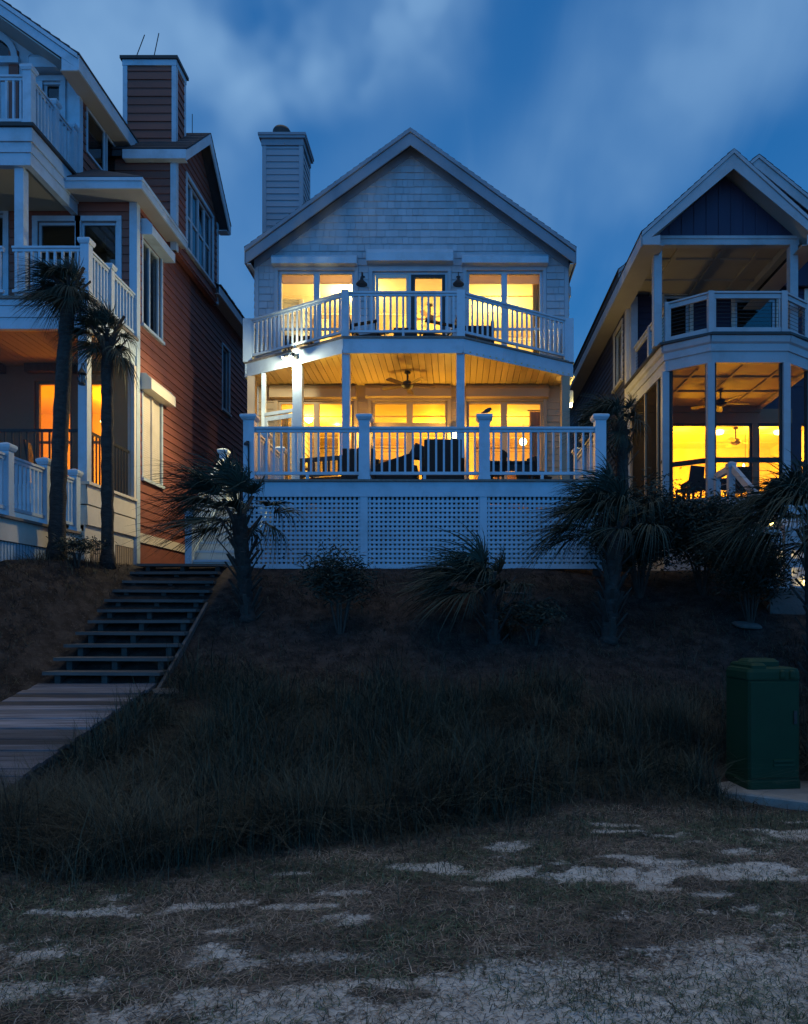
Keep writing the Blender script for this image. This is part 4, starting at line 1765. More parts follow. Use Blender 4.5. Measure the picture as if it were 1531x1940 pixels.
# ================================================================== RIGHT HOUSE
def right_house():
    H = thing('beach_house', 'dark navy house with a peaked gable over a white cable railed balcony, at the right', 'house', (5.8, 18, 2.0))
    XL, XR, YW, YB = 4.15, 9.7, 18.0, 27.5
    Z1, Z2 = 3.95, 7.22
    plan = [(4.20, 17.99), (4.29, 15.2), (5.04, 14.65), (6.56, 14.65), (7.31, 15.2), (7.40, 17.99)]
    wx = lambda u: ux(u, YW)
    wz = lambda v: vz(v, YW)
    Pf, Pl = front(YW), lside(XL)
    # ground floor openings
    z0w, z1w = Z1 + .05, wz(802)
    A = (wx(1272), wx(1345), z0w, z1w)
    B = (wx(1354), wx(1425), z0w, z1w)
    Cc = (wx(1436), wx(1500), z0w, z1w)
    D_ = (wx(1516), wx(1590), z0w, z1w)
    U1 = (wx(1392), wx(1470), Z2 + .05, wz(566))
    U2 = (wx(1258), wx(1306), Z2 + .05, wz(560))
    U3 = (wx(1530), wx(1600), Z2 + .3, wz(555))
    ops = [A, B, Cc, D_, U1, U2, U3]
    m = MB()
    solid_wall(m, Pf, XL, XR, 1.6, 9.6, ops)
    lap(m, Pf, Z2, 9.6, .15, wall_spans(XL + .12, XR, [(o[0] - .1, o[1] + .1, o[2] - .08, o[3] + .1) for o in (U1, U2, U3)]))
    m.build('front_wall', 'navydark', H)
    m = MB()
    for a, b in cut(XL + .12, 7.4, [(o[0], o[1]) for o in (A, B, Cc, D_)]):
        m.pbox(Pf, a, b, .001, .02, Z1, 6.68)
    for o in (A, B, Cc):
        m.pbox(Pf, o[0], o[1], .001, .02, o[3], 6.68)
    m.pbox(Pf, XL + .15, 7.38, .021, .10, wz(782), wz(757))
    m.build('porch_wall', 'porchbrown', H)
    for o in (A, B, Cc, D_):
        window(H, Pf, *o, [(o[0] + .05, o[1] - .05)], fm='dark')
    for o in (U1, U2, U3):
        window(H, Pf, *o, [(o[0] + .07, o[1] - .07)], fm='white', gm='glassdark', name='balcony_door')
    t = MB()
    for o in (U1, U2, U3):
        t = MB()
        casing(t, Pf, *o, w=.09, sill=False)
        t.build('window_casing', 'cream', H)
    t = MB()
    t.pbox(Pf, XL - .02, XL + .14, -.12, .034, 3.0, 9.45)
    t.pbox(Pl, YW - .03, YW + .14, -.02, .025, 3.0, 9.45)
    sw = [(18.45, 19.35, 7.55, 8.95), (24.0, 24.9, 7.35, 8.2)]
    t.build('corner_board', 'cream', H)
    for o in sw:
        t = MB()
        casing(t, Pl, *o, w=.09)
        t.build('window_casing', 'cream', H)
    m = MB()
    solid_wall(m, Pl, YW + .001, YB, 1.6, 9.6, sw)
    lap(m, Pl, 3.0, 9.5, .155, wall_spans(YW + .14, YB, [(o[0] - .09, o[1] + .09, o[2] - .06, o[3] + .09) for o in sw]), maxlen=6)
    m.build('side_wall', 'navy', H)
    for o in sw:
        window(H, Pl, *o, [(o[0] + .05, o[1] - .05)], gm='glassdark')
    m = MB()
    m.box(XR - .14, XR, YW + .141, YB, 1.6, 9.6)
    m.box(XL + .14, XR - .141, YB - .14, YB, 1.6, 9.6)
    m.build('back_wall', 'navy', H)
    # main roof
    xc, zr, sl = 6.92, 12.02, .82
    half = xc - 3.72
    YF = 16.95
    m = MB()
    for sg in (-1, 1):
        e = xc + sg * half
        m.prism([(xc, zr), (e, zr - half * sl), (e, zr - half * sl + .15), (xc, zr + .17)], YF + .002, YB + .3, 'y')
        for i in range(20):
            p, q = i / 20, (i + 1) / 20
            L = half + .03
            pa, pb = (xc + sg * L * p, zr + .18 - L * p * sl), (xc + sg * L * q, zr + .18 - L * q * sl)
            m.prism([(pa[0], pa[1] + .006), (pb[0], pb[1] + .024), (pb[0], pb[1] - .006), (pa[0], pa[1] - .014)], YF - .06, YB + .3, 'y')
    m.build('roof', 'roof', H)
    m = MB()
    for sg in (-1, 1):
        e = xc + sg * half
        m.prism([(xc, zr - .16), (e, zr - half * sl - .16), (e, zr - half * sl + .08), (xc, zr + .09)], YF - .03, YF, 'y')
        m.prism([(xc, zr + .095), (e + sg * .01, zr - half * sl + .085), (e + sg * .01, zr - half * sl + .16), (xc, zr + .175)], YF - .06, YF + .001, 'y')
    m.build('rake_board', 'dimwhite', H)
    m = MB()
    m.prism([(xc - half + .2, 9.6), (xc + half - .2, 9.6), (xc, zr - .1)], YW - .2, YW - .1, 'y')
    m.build('gable_boards', 'navydark', H)
    # front gable
    gx, gz, gs = 5.58, 10.86, .90
    gh_ = gx - 3.74
    GF, GY = 14.9, 15.33
    m = MB()
    for sg in (-1, 1):
        e = gx + sg * gh_
        m.prism([(gx, gz), (e, gz - gh_ * gs), (e, gz - gh_ * gs + .14), (gx, gz + .16)], GF + .002, 18.6, 'y')
        for i in range(14):
            p, q = i / 14, (i + 1) / 14
            L = gh_ + .03
            pa, pb = (gx + sg * L * p, gz + .17 - L * p * gs), (gx + sg * L * q, gz + .17 - L * q * gs)
            m.prism([(pa[0], pa[1] + .006), (pb[0], pb[1] + .024), (pb[0], pb[1] - .006), (pa[0], pa[1] - .014)], GF - .05, 18.6, 'y')
    m.build('gable_roof', 'roof', H)
    m = MB()
    zee = gz - gh_ * gs
    for sg in (-1, 1):
        e = gx + sg * gh_
        m.prism([(gx, gz - .22), (e, zee - .10), (e, zee + .07), (gx, gz + .075)], GF - .03, GF, 'y')
        m.prism([(gx, gz + .08), (e + sg * .01, zee + .072), (e + sg * .01, zee + .15), (gx, gz + .165)], GF - .055, GF + .001, 'y')
        m.prism([(e, zee - .10), (e - sg * .36, zee - .10), (e - sg * .36, zee + .10), (e, zee + .0)], GF - .031, GF + .0005, 'y')
    m.build('rake_board', 'dimwhite', H)
    m = MB()
    for sg in (-1, 1):
        e = gx + sg * (gh_ - .02)
        m.prism([(gx, gz - .02), (e, zee - .02), (e, zee - .045), (gx, gz - .045)], GF + .003, GY + .2, 'y')
        m.box(min(e, e - sg * .43), max(e, e - sg * .43), GF + .003, YW, zee - .10, zee - .085)
    m.build('soffit', 'soffit', H)
    m = MB()
    m.box(3.72, 3.75, GF, YB + .3, zee - .12, zee + .13)
    m.build('eave_fascia', 'dimwhite', H)
    m = MB()
    m.box(3.76, XL - .03, YW, YB, zee - .10, zee - .085)
    m.build('soffit', 'soffit', H)
    m = MB()
    m.prism([(gx - 1.45, 9.50), (gx + 1.45, 9.50), (gx, 9.5 + 1.45 * .86)], GY, GY + .08, 'y')
    for i in range(12):
        x = gx - 1.4 + i * .255
        h = (1.45 - abs(x - gx)) * .86
        if h > .1: m.box(x - .022, x + .022, GY - .018, GY + .001, 9.51, 9.5 + h - .03)
    m.build('gable_boards', 'navydark', H)
    m = MB()
    m.box(gx - 1.52, gx + 1.52, GY - .03, GY + .13, 9.32, 9.50)
    m.box(gx - 1.56, gx + 1.56, GY - .05, GY - .031, 9.44, 9.50)
    m.box(gx - 1.50, gx - 1.34, GY + .14, YW - .03, 9.32, 9.50)
    m.box(gx + 1.34, gx + 1.50, GY + .14, YW - .03, 9.32, 9.50)
    m.build('porch_beam', 'dimwhite', H)
    m = MB()
    m.box(gx - 1.33, gx + 1.33, GY + .14, YW - .03, 9.46, 9.49)
    for x in (gx - .85, gx + .1, gx + .9):
        m.box(x - .05, x + .05, GY + .14, YW - .03, 9.41, 9.459)
    for y in (16.2, 17.2):
        m.box(gx - 1.33, gx + 1.33, y - .04, y + .04, 9.42, 9.4595)
    m.build('porch_ceiling', 'soffit', H)
    for sg in (-1, 1):
        post(H, gx + sg * 1.41, GY + .05, Z2, 9.32, .165, cap=False, name='porch_post', mat='dimwhite')
    post(H, 4.28, 17.86, Z2, 9.32, .16, cap=False, name='porch_post', mat='dimwhite')

    # bay balcony: stepped fascia
    m = MB()
    for p, q in zip(plan[:-1], plan[1:]):
        P_, L = facet(p, q)
        m.pprism(P_, [(-.12, 6.66), (0, 6.66), (0, 6.88), (.03, 6.88), (.03, 7.02), (.07, 7.05), (.09, 7.12), (.09, 7.17), (-.12, 7.17)], -.01, L + .02)
    m.build('balcony_fascia', 'dimwhite', H)
    m = MB()
    m.prism([(x + (.0 if x < 5.8 else 0) + (-.14 if x < 5 else .14 if x > 6.6 else 0), y - (.14 if y < 14.7 else .1 if y < 16 else 0)) for x, y in plan], 7.172, Z2, 'z')
    m.build('balcony_floor', 'dark', H)
    m = MB()
    m.prism([(x * .99 + .058, y + (.10 if y < 16 else -.05)) for x, y in plan], 6.72, 6.76, 'z')
    for y in (15.7, 16.7):
        m.box(4.4, 7.25, y - .025, y + .025, 6.69, 6.721)
    for x in (4.95, 5.8, 6.65):
        m.box(x - .025, x + .025, 14.85 if 5 < x < 6.6 else 15.2, 17.9, 6.691, 6.7215)
    m.build('porch_ceiling', 'ceilpaint', H)
    m = MB()
    m.prism([(x * .985 + .087, y + (.13 if y < 16 else -.05)) for x, y in plan], 6.80, 7.1, 'z')
    m.build('floor_structure', 'beam', H)
    # cable rail
    inset = [(4.30, 17.9), (4.36, 15.28), (5.07, 14.75), (6.53, 14.75), (7.24, 15.28), (7.32, 17.9)]
    for (p, q) in zip(inset[:-1], inset[1:]):
        m = MB()
        m.bar((p[0], p[1], Z2 + .86), (q[0], q[1], Z2 + .86), .10, .035)
        m.bar((p[0], p[1], Z2 + .79), (q[0], q[1], Z2 + .79), .045, .09)
        m.bar((p[0], p[1], Z2 + .12), (q[0], q[1], Z2 + .12), .05, .09)
        for f in (.06, .94):
            e = Vector(p).lerp(Vector(q), f)
            m.bar((e.x, e.y, Z2 + .10), (e.x, e.y, Z2 + .80), .035, .035, up=(0, 1, 0))
        ro = m.build('railing', 'dimwhite', H)
        c = MB()
        for k in range(7):
            z = Z2 + .22 + k * .075
            c.bar((p[0], p[1], z), (q[0], q[1], z), .007, .007)
        c.build('cables', 'dark', ro)
    for x, y in inset[1:5] + [(4.33, 16.5)]:
        post(H, x, y, Z2, Z2 + .885, .115, cap=False, mat='dimwhite')
    # lower bay: columns, screens, knee wall
    for i, (x, y) in enumerate(plan[1:5]):
        post(H, x * .99 + .058, y + .06, Z1, 6.66, .14, cap=False, name='porch_post', mat='dimwhite')
    for p, q in ((plan[0], plan[1]),):
        P_, L = facet(p, q)
        for f in (.03, .45, .78):
            mm = MB()
            mm.pbox(P_, L * f, L * f + .06, -.08, -.01, Z1, 6.66)
            mm.build('screen_mullion', 'tan', H)
        mm = MB()
        mm.pbox(P_, .02, L - .02, -.05, -.045, Z1, 6.66)
        mm.build('screen', M['screen_side'], H)
    for p, q in zip(plan[1:-2], plan[2:-1]):
        P_, L = facet(p, q)
        mm = MB()
        mm.pbox(P_, .06, L - .06, -.05, -.048, Z1, 6.66)
        mm.build('screen', 'screen', H)
        mm = MB()
        mm.pbox(P_, .05, L - .05, -.09, -.055, Z1 + .74, Z1 + .84)
        mm.build('guard_rail', 'dark', H)
        mm = MB()
        mm.pbox(P_, .04, .13, -.10, -.06, Z1, 6.66)
        mm.pbox(P_, L - .13, L - .04, -.10, -.06, Z1, 6.66)
        mm.build('screen_frame', 'dark', H)
    m = MB()
    for p, q in zip(plan[:-1], plan[1:]):
        P_, L = facet(p, q)
        for k in range(8):
            za, zb = Z1 - .03 - .2 * (k + 1), Z1 - .03 - .2 * k - .004
            m.pprism(P_, [(-.06, za), (.03, za), (.015, zb), (-.06, zb)], 0, L)
        m.pbox(P_, -.02, L + .02, -.1, .06, Z1 - .029, Z1 + .03)
    m.build('knee_wall', 'dimwhite', H)
    m = MB()
    m.prism([(x * .98 + .116, y + (.12 if y < 16 else 0)) for x, y in plan], Z1 - .1, Z1 + .01, 'z')
    m.build('porch_floor', 'deckboard', H)
    # room
    m = MB()
    m.box(XL + .15, XR - .15, 22.5, 22.6, Z1, 6.75)
    m.box(XR - .16, XR - .145, YW + .15, 22.5, Z1, 6.75)
    m.box(XL + .145, XL + .155, YW + .15, 22.5, Z1, 6.75)
    m.build('room_wall', 'room', H)
    m = MB()
    m.box(XL + .15, XR - .15, YW + .142, 22.6, 6.75, 6.8)
    y = YW + .4
    while y < 22.5:
        m.box(XL + .16, XR - .17, y, y + .05, 6.725, 6.749)
        y += 1.1
    m.build('room_ceiling', 'room', H)
    m = MB()
    m.box(XL + .15, XR - .15, YW + .142, 22.6, Z1 - .1, Z1 + .01)
    m.build('room_floor', 'roomfloor', H)
    m = MB()
    m.box(XL + .15, XR - .15, YW + .9, YW + 1.0, Z2, 9.5)
    m.box(XL + .15, XR - .15, YW + .142, YB - .15, 6.9, 7.1)
    m.build('room_partition', 'beam', H)
    m = MB()
    m.box(6.1, 6.2, 21.0, 22.49, Z1 + .9, Z1 + 1.0)
    m.box(5.9, 7.6, 22.3, 22.49, Z1 + 1.5, Z1 + 2.2)
    m.build('room_cabinet', 'roomdark', H)
    lamp('room_light', (6.2, 20.2, 6.45), 150, (1.0, .45, .012), .12, H)
    lamp('room_light', (5.6, 20.8, 4.7), 480, (1.0, .42, .012), .15, H)  # this and the next: added low to brighten the porch ceiling through the windows
    lamp('room_light', (7.4, 20.6, 4.9), 300, (1.0, .42, .012), .15, H)
    lamp('room_light', (8.2, 20.0, 6.5), 200, (1.0, .54, .025), .12, H)
    return H


M['screen_side'] = screen_mat('dark_side_screen', (.03, .025, .02), .35)
M['screen_side'].name = 'dark_side_screen'
right_house()


def right_stairs():
    S_ = thing('front_staircase', 'white front steps of the navy house running down into the palms with small step lights', 'staircase', (5.8, 13, 1.9))
    n = 11
    yt, yb, zt, zb = 14.45, 11.75, 3.92, 2.10
    xa, xb = 4.95, 6.75
    m, r = MB(), MB()
    for i in range(n):
        t = i / n
        z = zt - (zt - zb) * (i + 1) / n
        y1 = yt - (yt - yb) * t
        y0 = yt - (yt - yb) * (i + 1) / n
        m.box(xa - .02, xb, y0 - .03, y1, z - .04, z)
        r.box(xa, xb, y1 - .001, y1 + .018, z + .001, z + (zt - zb) / n - .041)
    m.box(xa, xb, yt, 14.62, zt - .04, zt)
    m.build('tread', 'dimwhite', S_)
    r.build('riser', 'dimwhite', S_)
    m = MB()
    m.prism([(yt, zt - .05), (yt, zt - .5), (yb, zb - .6), (yb, zb - .15)], xa - .06, xa - .021, 'x')
    m.build('stringer', 'treadwood', S_)
    m = MB()
    m.prism([(yt + .1, zt - .06), (yb, zb - .20), (yb, 1.0), (yt + .1, 1.0)], xa - .018, xa - .001, 'x')
    m.build('side_panel', 'beam', S_)
    m = MB()
    m.box(xa - .10, xb, yb - .32, yb - .03, 1.5, zb - .043)
    m.build('bottom_step', 'treadwood', S_)
    # rail posts and cable rail falling to the right-front
    post(S_, 5.12, 14.5, 3.3, 4.42, .10, cap=False, mat='dimwhite')
    post(S_, 5.18, 13.95, 3.1, 4.47, .12, mat='dimwhite', cap=True, capw=.16)
    m = MB()
    m.bar((5.12, 14.5, 4.38), (5.18, 13.95, 4.42), .09, .12)
    m.bar((5.12, 14.5, 3.48), (5.18, 13.95, 3.42), .06, .08)
    for k in range(6):
        m.bar((5.12, 14.5, 3.58 + k * .12), (5.18, 13.95, 3.54 + k * .12), .007, .007)
    m.build('railing', 'dimwhite', S_)
    m = MB()
    m.bar((5.2, 13.92, 4.42), (5.30, 11.9, 3.02), .08, .12)
    m.bar((5.2, 13.92, 3.60), (5.30, 11.9, 2.25), .05, .07)
    for k in (1, 2):
        m.bar((5.2 + .033 * k, 13.92 - .67 * k, 3.60 - .44 * k), (5.2 + .033 * k, 13.92 - .67 * k, 4.42 - .464 * k), .05, .05, up=(0, 1, 0))
    ro = m.build('railing', 'dimwhite', S_)
    c = MB()
    for k in range(6):
        c.bar((5.2, 13.92, 3.72 + k * .10), (5.30, 11.9, 2.36 + k * .10), .007, .007)
    c.build('cables', 'dark', ro)
    post(S_, 5.30, 11.85, 1.7, 3.05, .10, cap=False, mat='dimwhite')
    return S_


right_stairs()

# ================================================================== BOARDWALK AND BEACH STAIRS
def beach_stairs():
    S_ = thing('beach_staircase', 'open wooden beach stairs with grey treads climbing the slope from the boardwalk', 'staircase', (-4.4, 10.5, .9))
    n = 11
    pts = []
    for i in range(n):
        t = i / (n - 1)
        pts.append((-4.30 - .26 * t, 8.95 + 3.25 * t, .945 + 1.545 * t))
    for i, (x, y, z) in enumerate(pts):
        m = MB()
        w = .72 + random.uniform(-.02, .02)
        ja, jb = random.uniform(-.008, .008), random.uniform(-.01, .01)
        m.hexa([(x - w, y - .02 + jb, z - .042), (x + w, y - .02, z - .042 + ja), (x + w, y + .135, z - .042 + ja), (x - w, y + .135, z - .042), (x - w, y - .02 + jb, z), (x + w, y - .02, z + ja), (x + w, y + .135, z + ja), (x - w, y + .135, z)])
        m.box(x - w + .01, x + w - .01, y + .142, y + .29, z - .042, z - .002)
        m.build('tread', 'treadwood', S_)
    for k in (-.55, .02, .60):
        m = MB()
        a, b = Vector(pts[0]), Vector(pts[-1])
        d = b - a
        p0 = a - d * .075
        m.hexa([(p0.x + k - .03, p0.y, p0.z - .36), (p0.x + k + .03, p0.y, p0.z - .36), (b.x + k + .03, b.y + .25, b.z - .36), (b.x + k - .03, b.y + .25, b.z - .36),
                (p0.x + k - .03, p0.y, p0.z - .17), (p0.x + k + .03, p0.y, p0.z - .17), (b.x + k + .03, b.y + .25, b.z - .12), (b.x + k - .03, b.y + .25, b.z - .12)])
        for (x, y, z) in pts:                                         # blocks carrying each tread
            m.box(x + k - .035, x + k + .035, y + .03, y + .26, z - .22, z - .043)
        m.build('stringer', 'beam', S_)
    # outer right-hand stringer board seen edge on
    m = MB()
    a, b = Vector(pts[0]), Vector(pts[6])
    m.bar((a.x + .75, a.y - .35, a.z - .40), (b.x + .75, b.y + .1, b.z - .12), .04, .17)
    m.build('stringer', 'treadwood', S_)
    return S_


beach_stairs()


def boardwalk():
    B = thing('boardwalk', 'weathered plank boardwalk ramp leading up to the beach stairs at the left', 'boardwalk', (-4.36, 7, .3))
    x0, x1 = -5.08, -3.65
    y, y1 = 4.6, 9.02
    zf = lambda yy: .815 - (9.02 - yy) * .194
    m = MB()
    while y < y1 - .05:
        a, b = random.uniform(-.02, .02), random.uniform(-.022, .022)
        dz = random.uniform(-.006, .006)
        tl = random.uniform(-.006, .006)
        za, zb = zf(y) + dz, zf(y + .132) + dz
        m.hexa([(x0 + a, y, za - .036), (x1 + b, y, za - .036 + tl), (x1 + b, y + .132, zb - .036 + tl), (x0 + a, y + .132, zb - .036),
                (x0 + a, y, za), (x1 + b, y, za + tl), (x1 + b, y + .132, zb + tl), (x0 + a, y + .132, zb)])
        y += .146
    m.build('planks', 'walkwood', B)
    for X in (x0 + .08, x1 - .12):
        m = MB()
        m.prism([(4.6, zf(4.6) - .038), (9.0, zf(9.0) - .038), (9.0, zf(9.0) - .25), (4.6, zf(4.6) - .25)], X, X + .045, 'x')
        m.build('side_beam', 'treadwood', B)
    for yy in (6.0, 7.4, 8.8):
        for X in (x0 + .02, x1 - .17):
            m = MB()
            m.box(X, X + .09, yy, yy + .09, -.4, zf(yy) - .04)
            m.build('post', 'beam', B)


boardwalk()


# ================================================================== UTILITY CABINET ON ITS PAD
def rounded(w, d, r, n=5):
    o = []
    for cx_, cy_, a0 in ((w / 2 - r, d / 2 - r, 0), (-w / 2 + r, d / 2 - r, 90), (-w / 2 + r, -d / 2 + r, 180), (w / 2 - r, -d / 2 + r, 270)):
        for k in range(n + 1):
            a = R(a0 + 90 * k / n)
            o.append((cx_ + r * math.cos(a), cy_ + r * math.sin(a)))
    return o


def loft(m, secs):
    n = len(secs[0][0])
    vs, fs = [], []
    for poly, z in secs:
        vs += [(x, y, z) for x, y in poly]
    for i in range(len(secs) - 1):
        for k in range(n):
            fs.append((i * n + k, i * n + (k + 1) % n, (i + 1) * n + (k + 1) % n, (i + 1) * n + k))
    fs += [tuple(range(n))[::-1], tuple((len(secs) - 1) * n + k for k in range(n))]
    return m.add(vs, fs)


def cabinet():
    C = thing('utility_cabinet', 'green metal utility cabinet with rounded domed lid standing on a concrete pad', 'utility box', (0, 0, 0))
    w, d, h = .50, .46, 1.0
    m = MB()
    loft(m, [(rounded(w + .02, d + .02, .035), 0), (rounded(w + .02, d + .02, .035), .07), (rounded(w, d, .03), .085), (rounded(w, d, .03), h)])
    m.build('body', 'green', C, smooth=False)
    m = MB()
    m.box(-w / 2 + .012, w / 2 - .03, -d / 2 - .012, -d / 2 + .005, .10, h - .01)
    m.build('door_panel', 'green', C, bevel=.01)
    m = MB()
    for z in (.225, .265):
        m.pprism(front(-d / 2 - .010), [(0, z - .012), (.016, z - .008), (.012, z + .010), (0, z + .014)], -.02, .18)
    m.build('vent', 'green', C)
    m = MB()
    m.box(w / 2 - .075, w / 2 - .045, -d / 2 - .024, -d / 2 - .0125, .60, .72)
    m.tube([(w / 2 - .06, -d / 2 - .03, .635), (w / 2 - .06, -d / 2 - .013, .635)], .011, 10)
    m.build('latch', 'dark', C)
    m = MB()
    loft(m, [(rounded(w + .012, d + .012, .04), h + .004), (rounded(w + .016, d + .016, .045), h + .02), (rounded(w + .012, d + .012, .05), h + .075),
             (rounded(w - .01, d - .01, .05), h + .105), (rounded(w - .09, d - .09, .05), h + .117)])
    lo = m.build('lid', 'green', C)
    m = MB()                                                         # stepped crown ribs
    loft(m, [(rounded(.15, d - .02, .03), h + .08), (rounded(.15, d - .02, .03), h + .135), (rounded(.12, d - .06, .03), h + .155)])
    m.v = [(x - .14, y, z) for x, y, z in m.v]
    m2 = MB()
    loft(m2, [(rounded(.32, .24, .04), h + .1), (rounded(.32, .24, .04), h + .16), (rounded(.26, .18, .04), h + .188)])
    m2.v = [(x, y + .07, z) for x, y, z in m2.v]
    m.add(m2.v, m2.f)
    m.build('lid_dome', 'green', lo)
    m = MB()
    for x in (.07, .165):
        m.lathe([(.026, -.02), (.03, 0), (.026, .05), (.012, .062)], (x, -d / 2 - .005, h + .035), 10)
    m.build('lid_lug', 'green', lo)
    C.location = (2.90, 7.02, .022)
    C.rotation_euler = (0, 0, R(6))
    Pd = thing('concrete_pad', 'pale concrete pad under the green utility cabinet', 'concrete pad', (0, 0, 0))
    m = MB()
    loft(m, [(rounded(.95, 1.30, .02, 2), -.3), (rounded(.95, 1.30, .02, 2), .045), (rounded(.925, 1.275, .02, 2), .06)])
    m.build('slab', 'concrete', Pd)
    Pd.location = (2.93, 6.95, -.036)
    Pd.rotation_euler = (0, 0, R(57))


cabinet()

# loose things on the slope
for nm, lab, cat, (x, y), (a, b, c), rz, mt in (
        ('wooden_board', 'short grey board lying on the slope beside the lowest stair tread', 'board', (-3.42, 8.75), (.16, .09, .02), .5, 'treadwood'),
        ('flat_stone', 'broad flat stone lying on the slope below the white steps', 'stone', (4.36, 11.1), (.20, .13, .05), .2, 'stone'),
        ('driftwood_stick', 'thin pale stick lying on the slope under the deck lattice', 'stick', (.85, 11.2), (.17, .018, .018), -.3, 'stone')):
    m = MB()
    loft(m, [(rounded(a * 2, b * 2, min(a, b) * .6, 4), 0), (rounded(a * 2.1, b * 2.05, min(a, b) * .6, 4), c * .5), (rounded(a * 1.8, b * 1.7, min(a, b) * .6, 4), c)])
    o = m.build(nm, mt, None, lab, cat)
    o.location = (x, y, gh(x, y) + .005)
    o.rotation_euler = (.25, .06, rz)

# ================================================================== LAMPS
WX, WZ, YW = C_['wx'], C_['wz'], C_['YW']


def wall_lantern(name, label, x, y, z, energy):
    """lit outdoor lantern on a wall facing the beach"""
    t = thing(name, label, 'wall lamp', (x, y, z))
    m = MB()
    m.box(x - .05, x + .05, y - .02, y, z - .02, z + .16)
    m.tube([(x, y - .02, z + .12), (x, y - .09, z + .16), (x, y - .13, z + .14)], .012, 6)
    m.lathe([(.02, .15), (.075, .09), (.08, .08)], (x, y - .13, z), 12)
    m.lathe([(.06, -.11), (.065, -.10), (.02, -.14)], (x, y - .13, z), 12)
    m.build('lantern_frame', 'black', t)
    m = MB()
    m.lathe([(.02, -.10), (.055, -.06), (.058, .02), (.02, .07)], (x, y - .13, z), 12)
    m.build('bulb', 'bulb', t)
    lamp('lantern_light', (x, y - .24, z - .01), energy, (1.0, .56, .07), .05, t)
    return t


wall_lantern('wall_lantern', 'glowing wall lantern left of the lower middle door', WX(697), YW - .04, 5.80, 50)
wall_lantern('wall_lantern', 'glowing wall lantern right of the lower middle door', WX(861.5), YW - .04, 5.82, 50)


def barn_light(label, x):
    t = thing('barn_light', label, 'wall lamp', (x, YW - .03, WZ(548)))
    z = WZ(548)
    y = YW - .03
    m = MB()
    m.lathe([(.05, -.0), (.05, .02)], (x, y, z + .26), 12)
    m.tube([(x, y, z + .27), (x, y - .10, z + .33), (x, y - .20, z + .29), (x, y - .22, z + .16)], .012, 6)
    m.build('gooseneck_arm', 'black', t)
    m = MB()
    m.lathe([(.03, .17), (.035, .10), (.06, .08), (.125, .02), (.13, -.005), (.11, -.002)], (x, y - .22, z), 18)
    m.build('lamp_shade', 'black', t)


barn_light('unlit black barn light on the shingles left of the upper doors', WX(688))
barn_light('unlit black barn light on the shingles right of the upper doors', WX(868.5))


def floodlight():
    a, b = (-4.74, 16.47), (-2.31, 14.95)
    P, L = facet(a, b)
    c = P(1.53, 0, 7.06)
    t = thing('floodlight', 'twin black floodlight blazing under the left edge of the upper balcony', 'floodlight', c)
    m = MB()
    m.pbox(P, 1.47, 1.63, -.008, .03, 7.05, 7.15)
    m.tube([P(1.50, .03, 7.11), P(1.47, .10, 7.12), P(1.46, .13, 7.10)], .014, 6)
    m.tube([P(1.60, .03, 7.11), P(1.62, .10, 7.13), P(1.63, .13, 7.11)], .014, 6)
    m.build('bracket', 'black', t)
    for u, tgt in ((1.45, Vector((-7.5, 13.6, 3.2))), (1.64, Vector((-5.2, 13.2, 2.6)))):
        o = Vector(P(u, .15, 7.09))
        d = (tgt - o).normalized()
        m = MB()
        m.tube([o - d * .07, o - d * .03, o + d * .03, o + d * .075], [.028, .046, .056, .060], 14, cap=False)
        m.tube([o - d * .07, o - d * .069], [.028, .001], 14)
        h = m.build('lamp_head', 'black', t)
        m = MB()
        m.tube([o + d * .050, o + d * .056], [.053, .053], 14)
        m.build('lens', 'bulbw', h)
    o = Vector(P(1.45, .16, 7.05))
    lamp('flood_light', o + Vector((-.06, -.06, -.06)), 540, (1.0, .76, .33), .05, t, spot=112, aim=(-7.2, 14.0, 3.0), blend=.8)
    lamp('flood_light', Vector(P(1.53, .22, 6.98)), 120, (1.0, .95, .68), .04, t)


floodlight()


def side_lamp():
    """wall lamp on the right flank of the middle house, washing the navy house's corner"""
    x, y, z = C_['XR'], 17.55, 6.70
    t = thing('wall_lantern', 'small white wall lamp on the right flank of the middle house', 'wall lamp', (x, y, z))
    m = MB()
    m.box(x + .02, x + .16, y - .06, y + .06, z - .02, z + .28)
    m.build('lamp_housing', 'white', t, bevel=.01)
    m = MB()
    m.lathe([(.05, -.10), (.055, -.03), (.045, -.021)], (x + .09, y, z), 12)
    m.build('bulb', 'bulb', t)
    lamp('lantern_light', (x + .25, y - .05, z - .14), 48, (1.0, .66, .18), .06, t)


side_lamp()


def ship_lantern():
    x, y, z = ux(160, 12.72), 12.735, vz(720, 12.72)
    t = thing('ship_lantern', 'unlit black ship lantern hanging on the white porch post of the red brown house', 'wall lamp', (x, y, z))
    m = MB()
    m.tube([(x, y, z + .2), (x, y - .05, z + .28), (x, y - .10, z + .25), (x, y - .10, z + .17)], .011, 6)
    m.lathe([(.012, .18), (.03, .15), (.075, .09), (.08, .08), (.06, .07)], (x, y - .10, z), 12)
    m.lathe([(.055, -.11), (.06, -.09), (.05, -.075)], (x, y - .10, z), 12)
    for k in range(6):
        a = k * math.pi / 3
        m.tube([(x + .06 * math.cos(a), y - .10 + .06 * math.sin(a), z + .08), (x + .085 * math.cos(a), y - .10 + .085 * math.sin(a), z), (x + .055 * math.cos(a), y - .10 + .055 * math.sin(a), z - .08)], .005, 4)
    m.build('lantern_frame', 'black', t)
    m = MB()
    m.lathe([(.045, -.075), (.065, 0), (.05, .07)], (x, y - .10, z), 12)
    m.build('lantern_glass', 'glassdark', t)


ship_lantern()


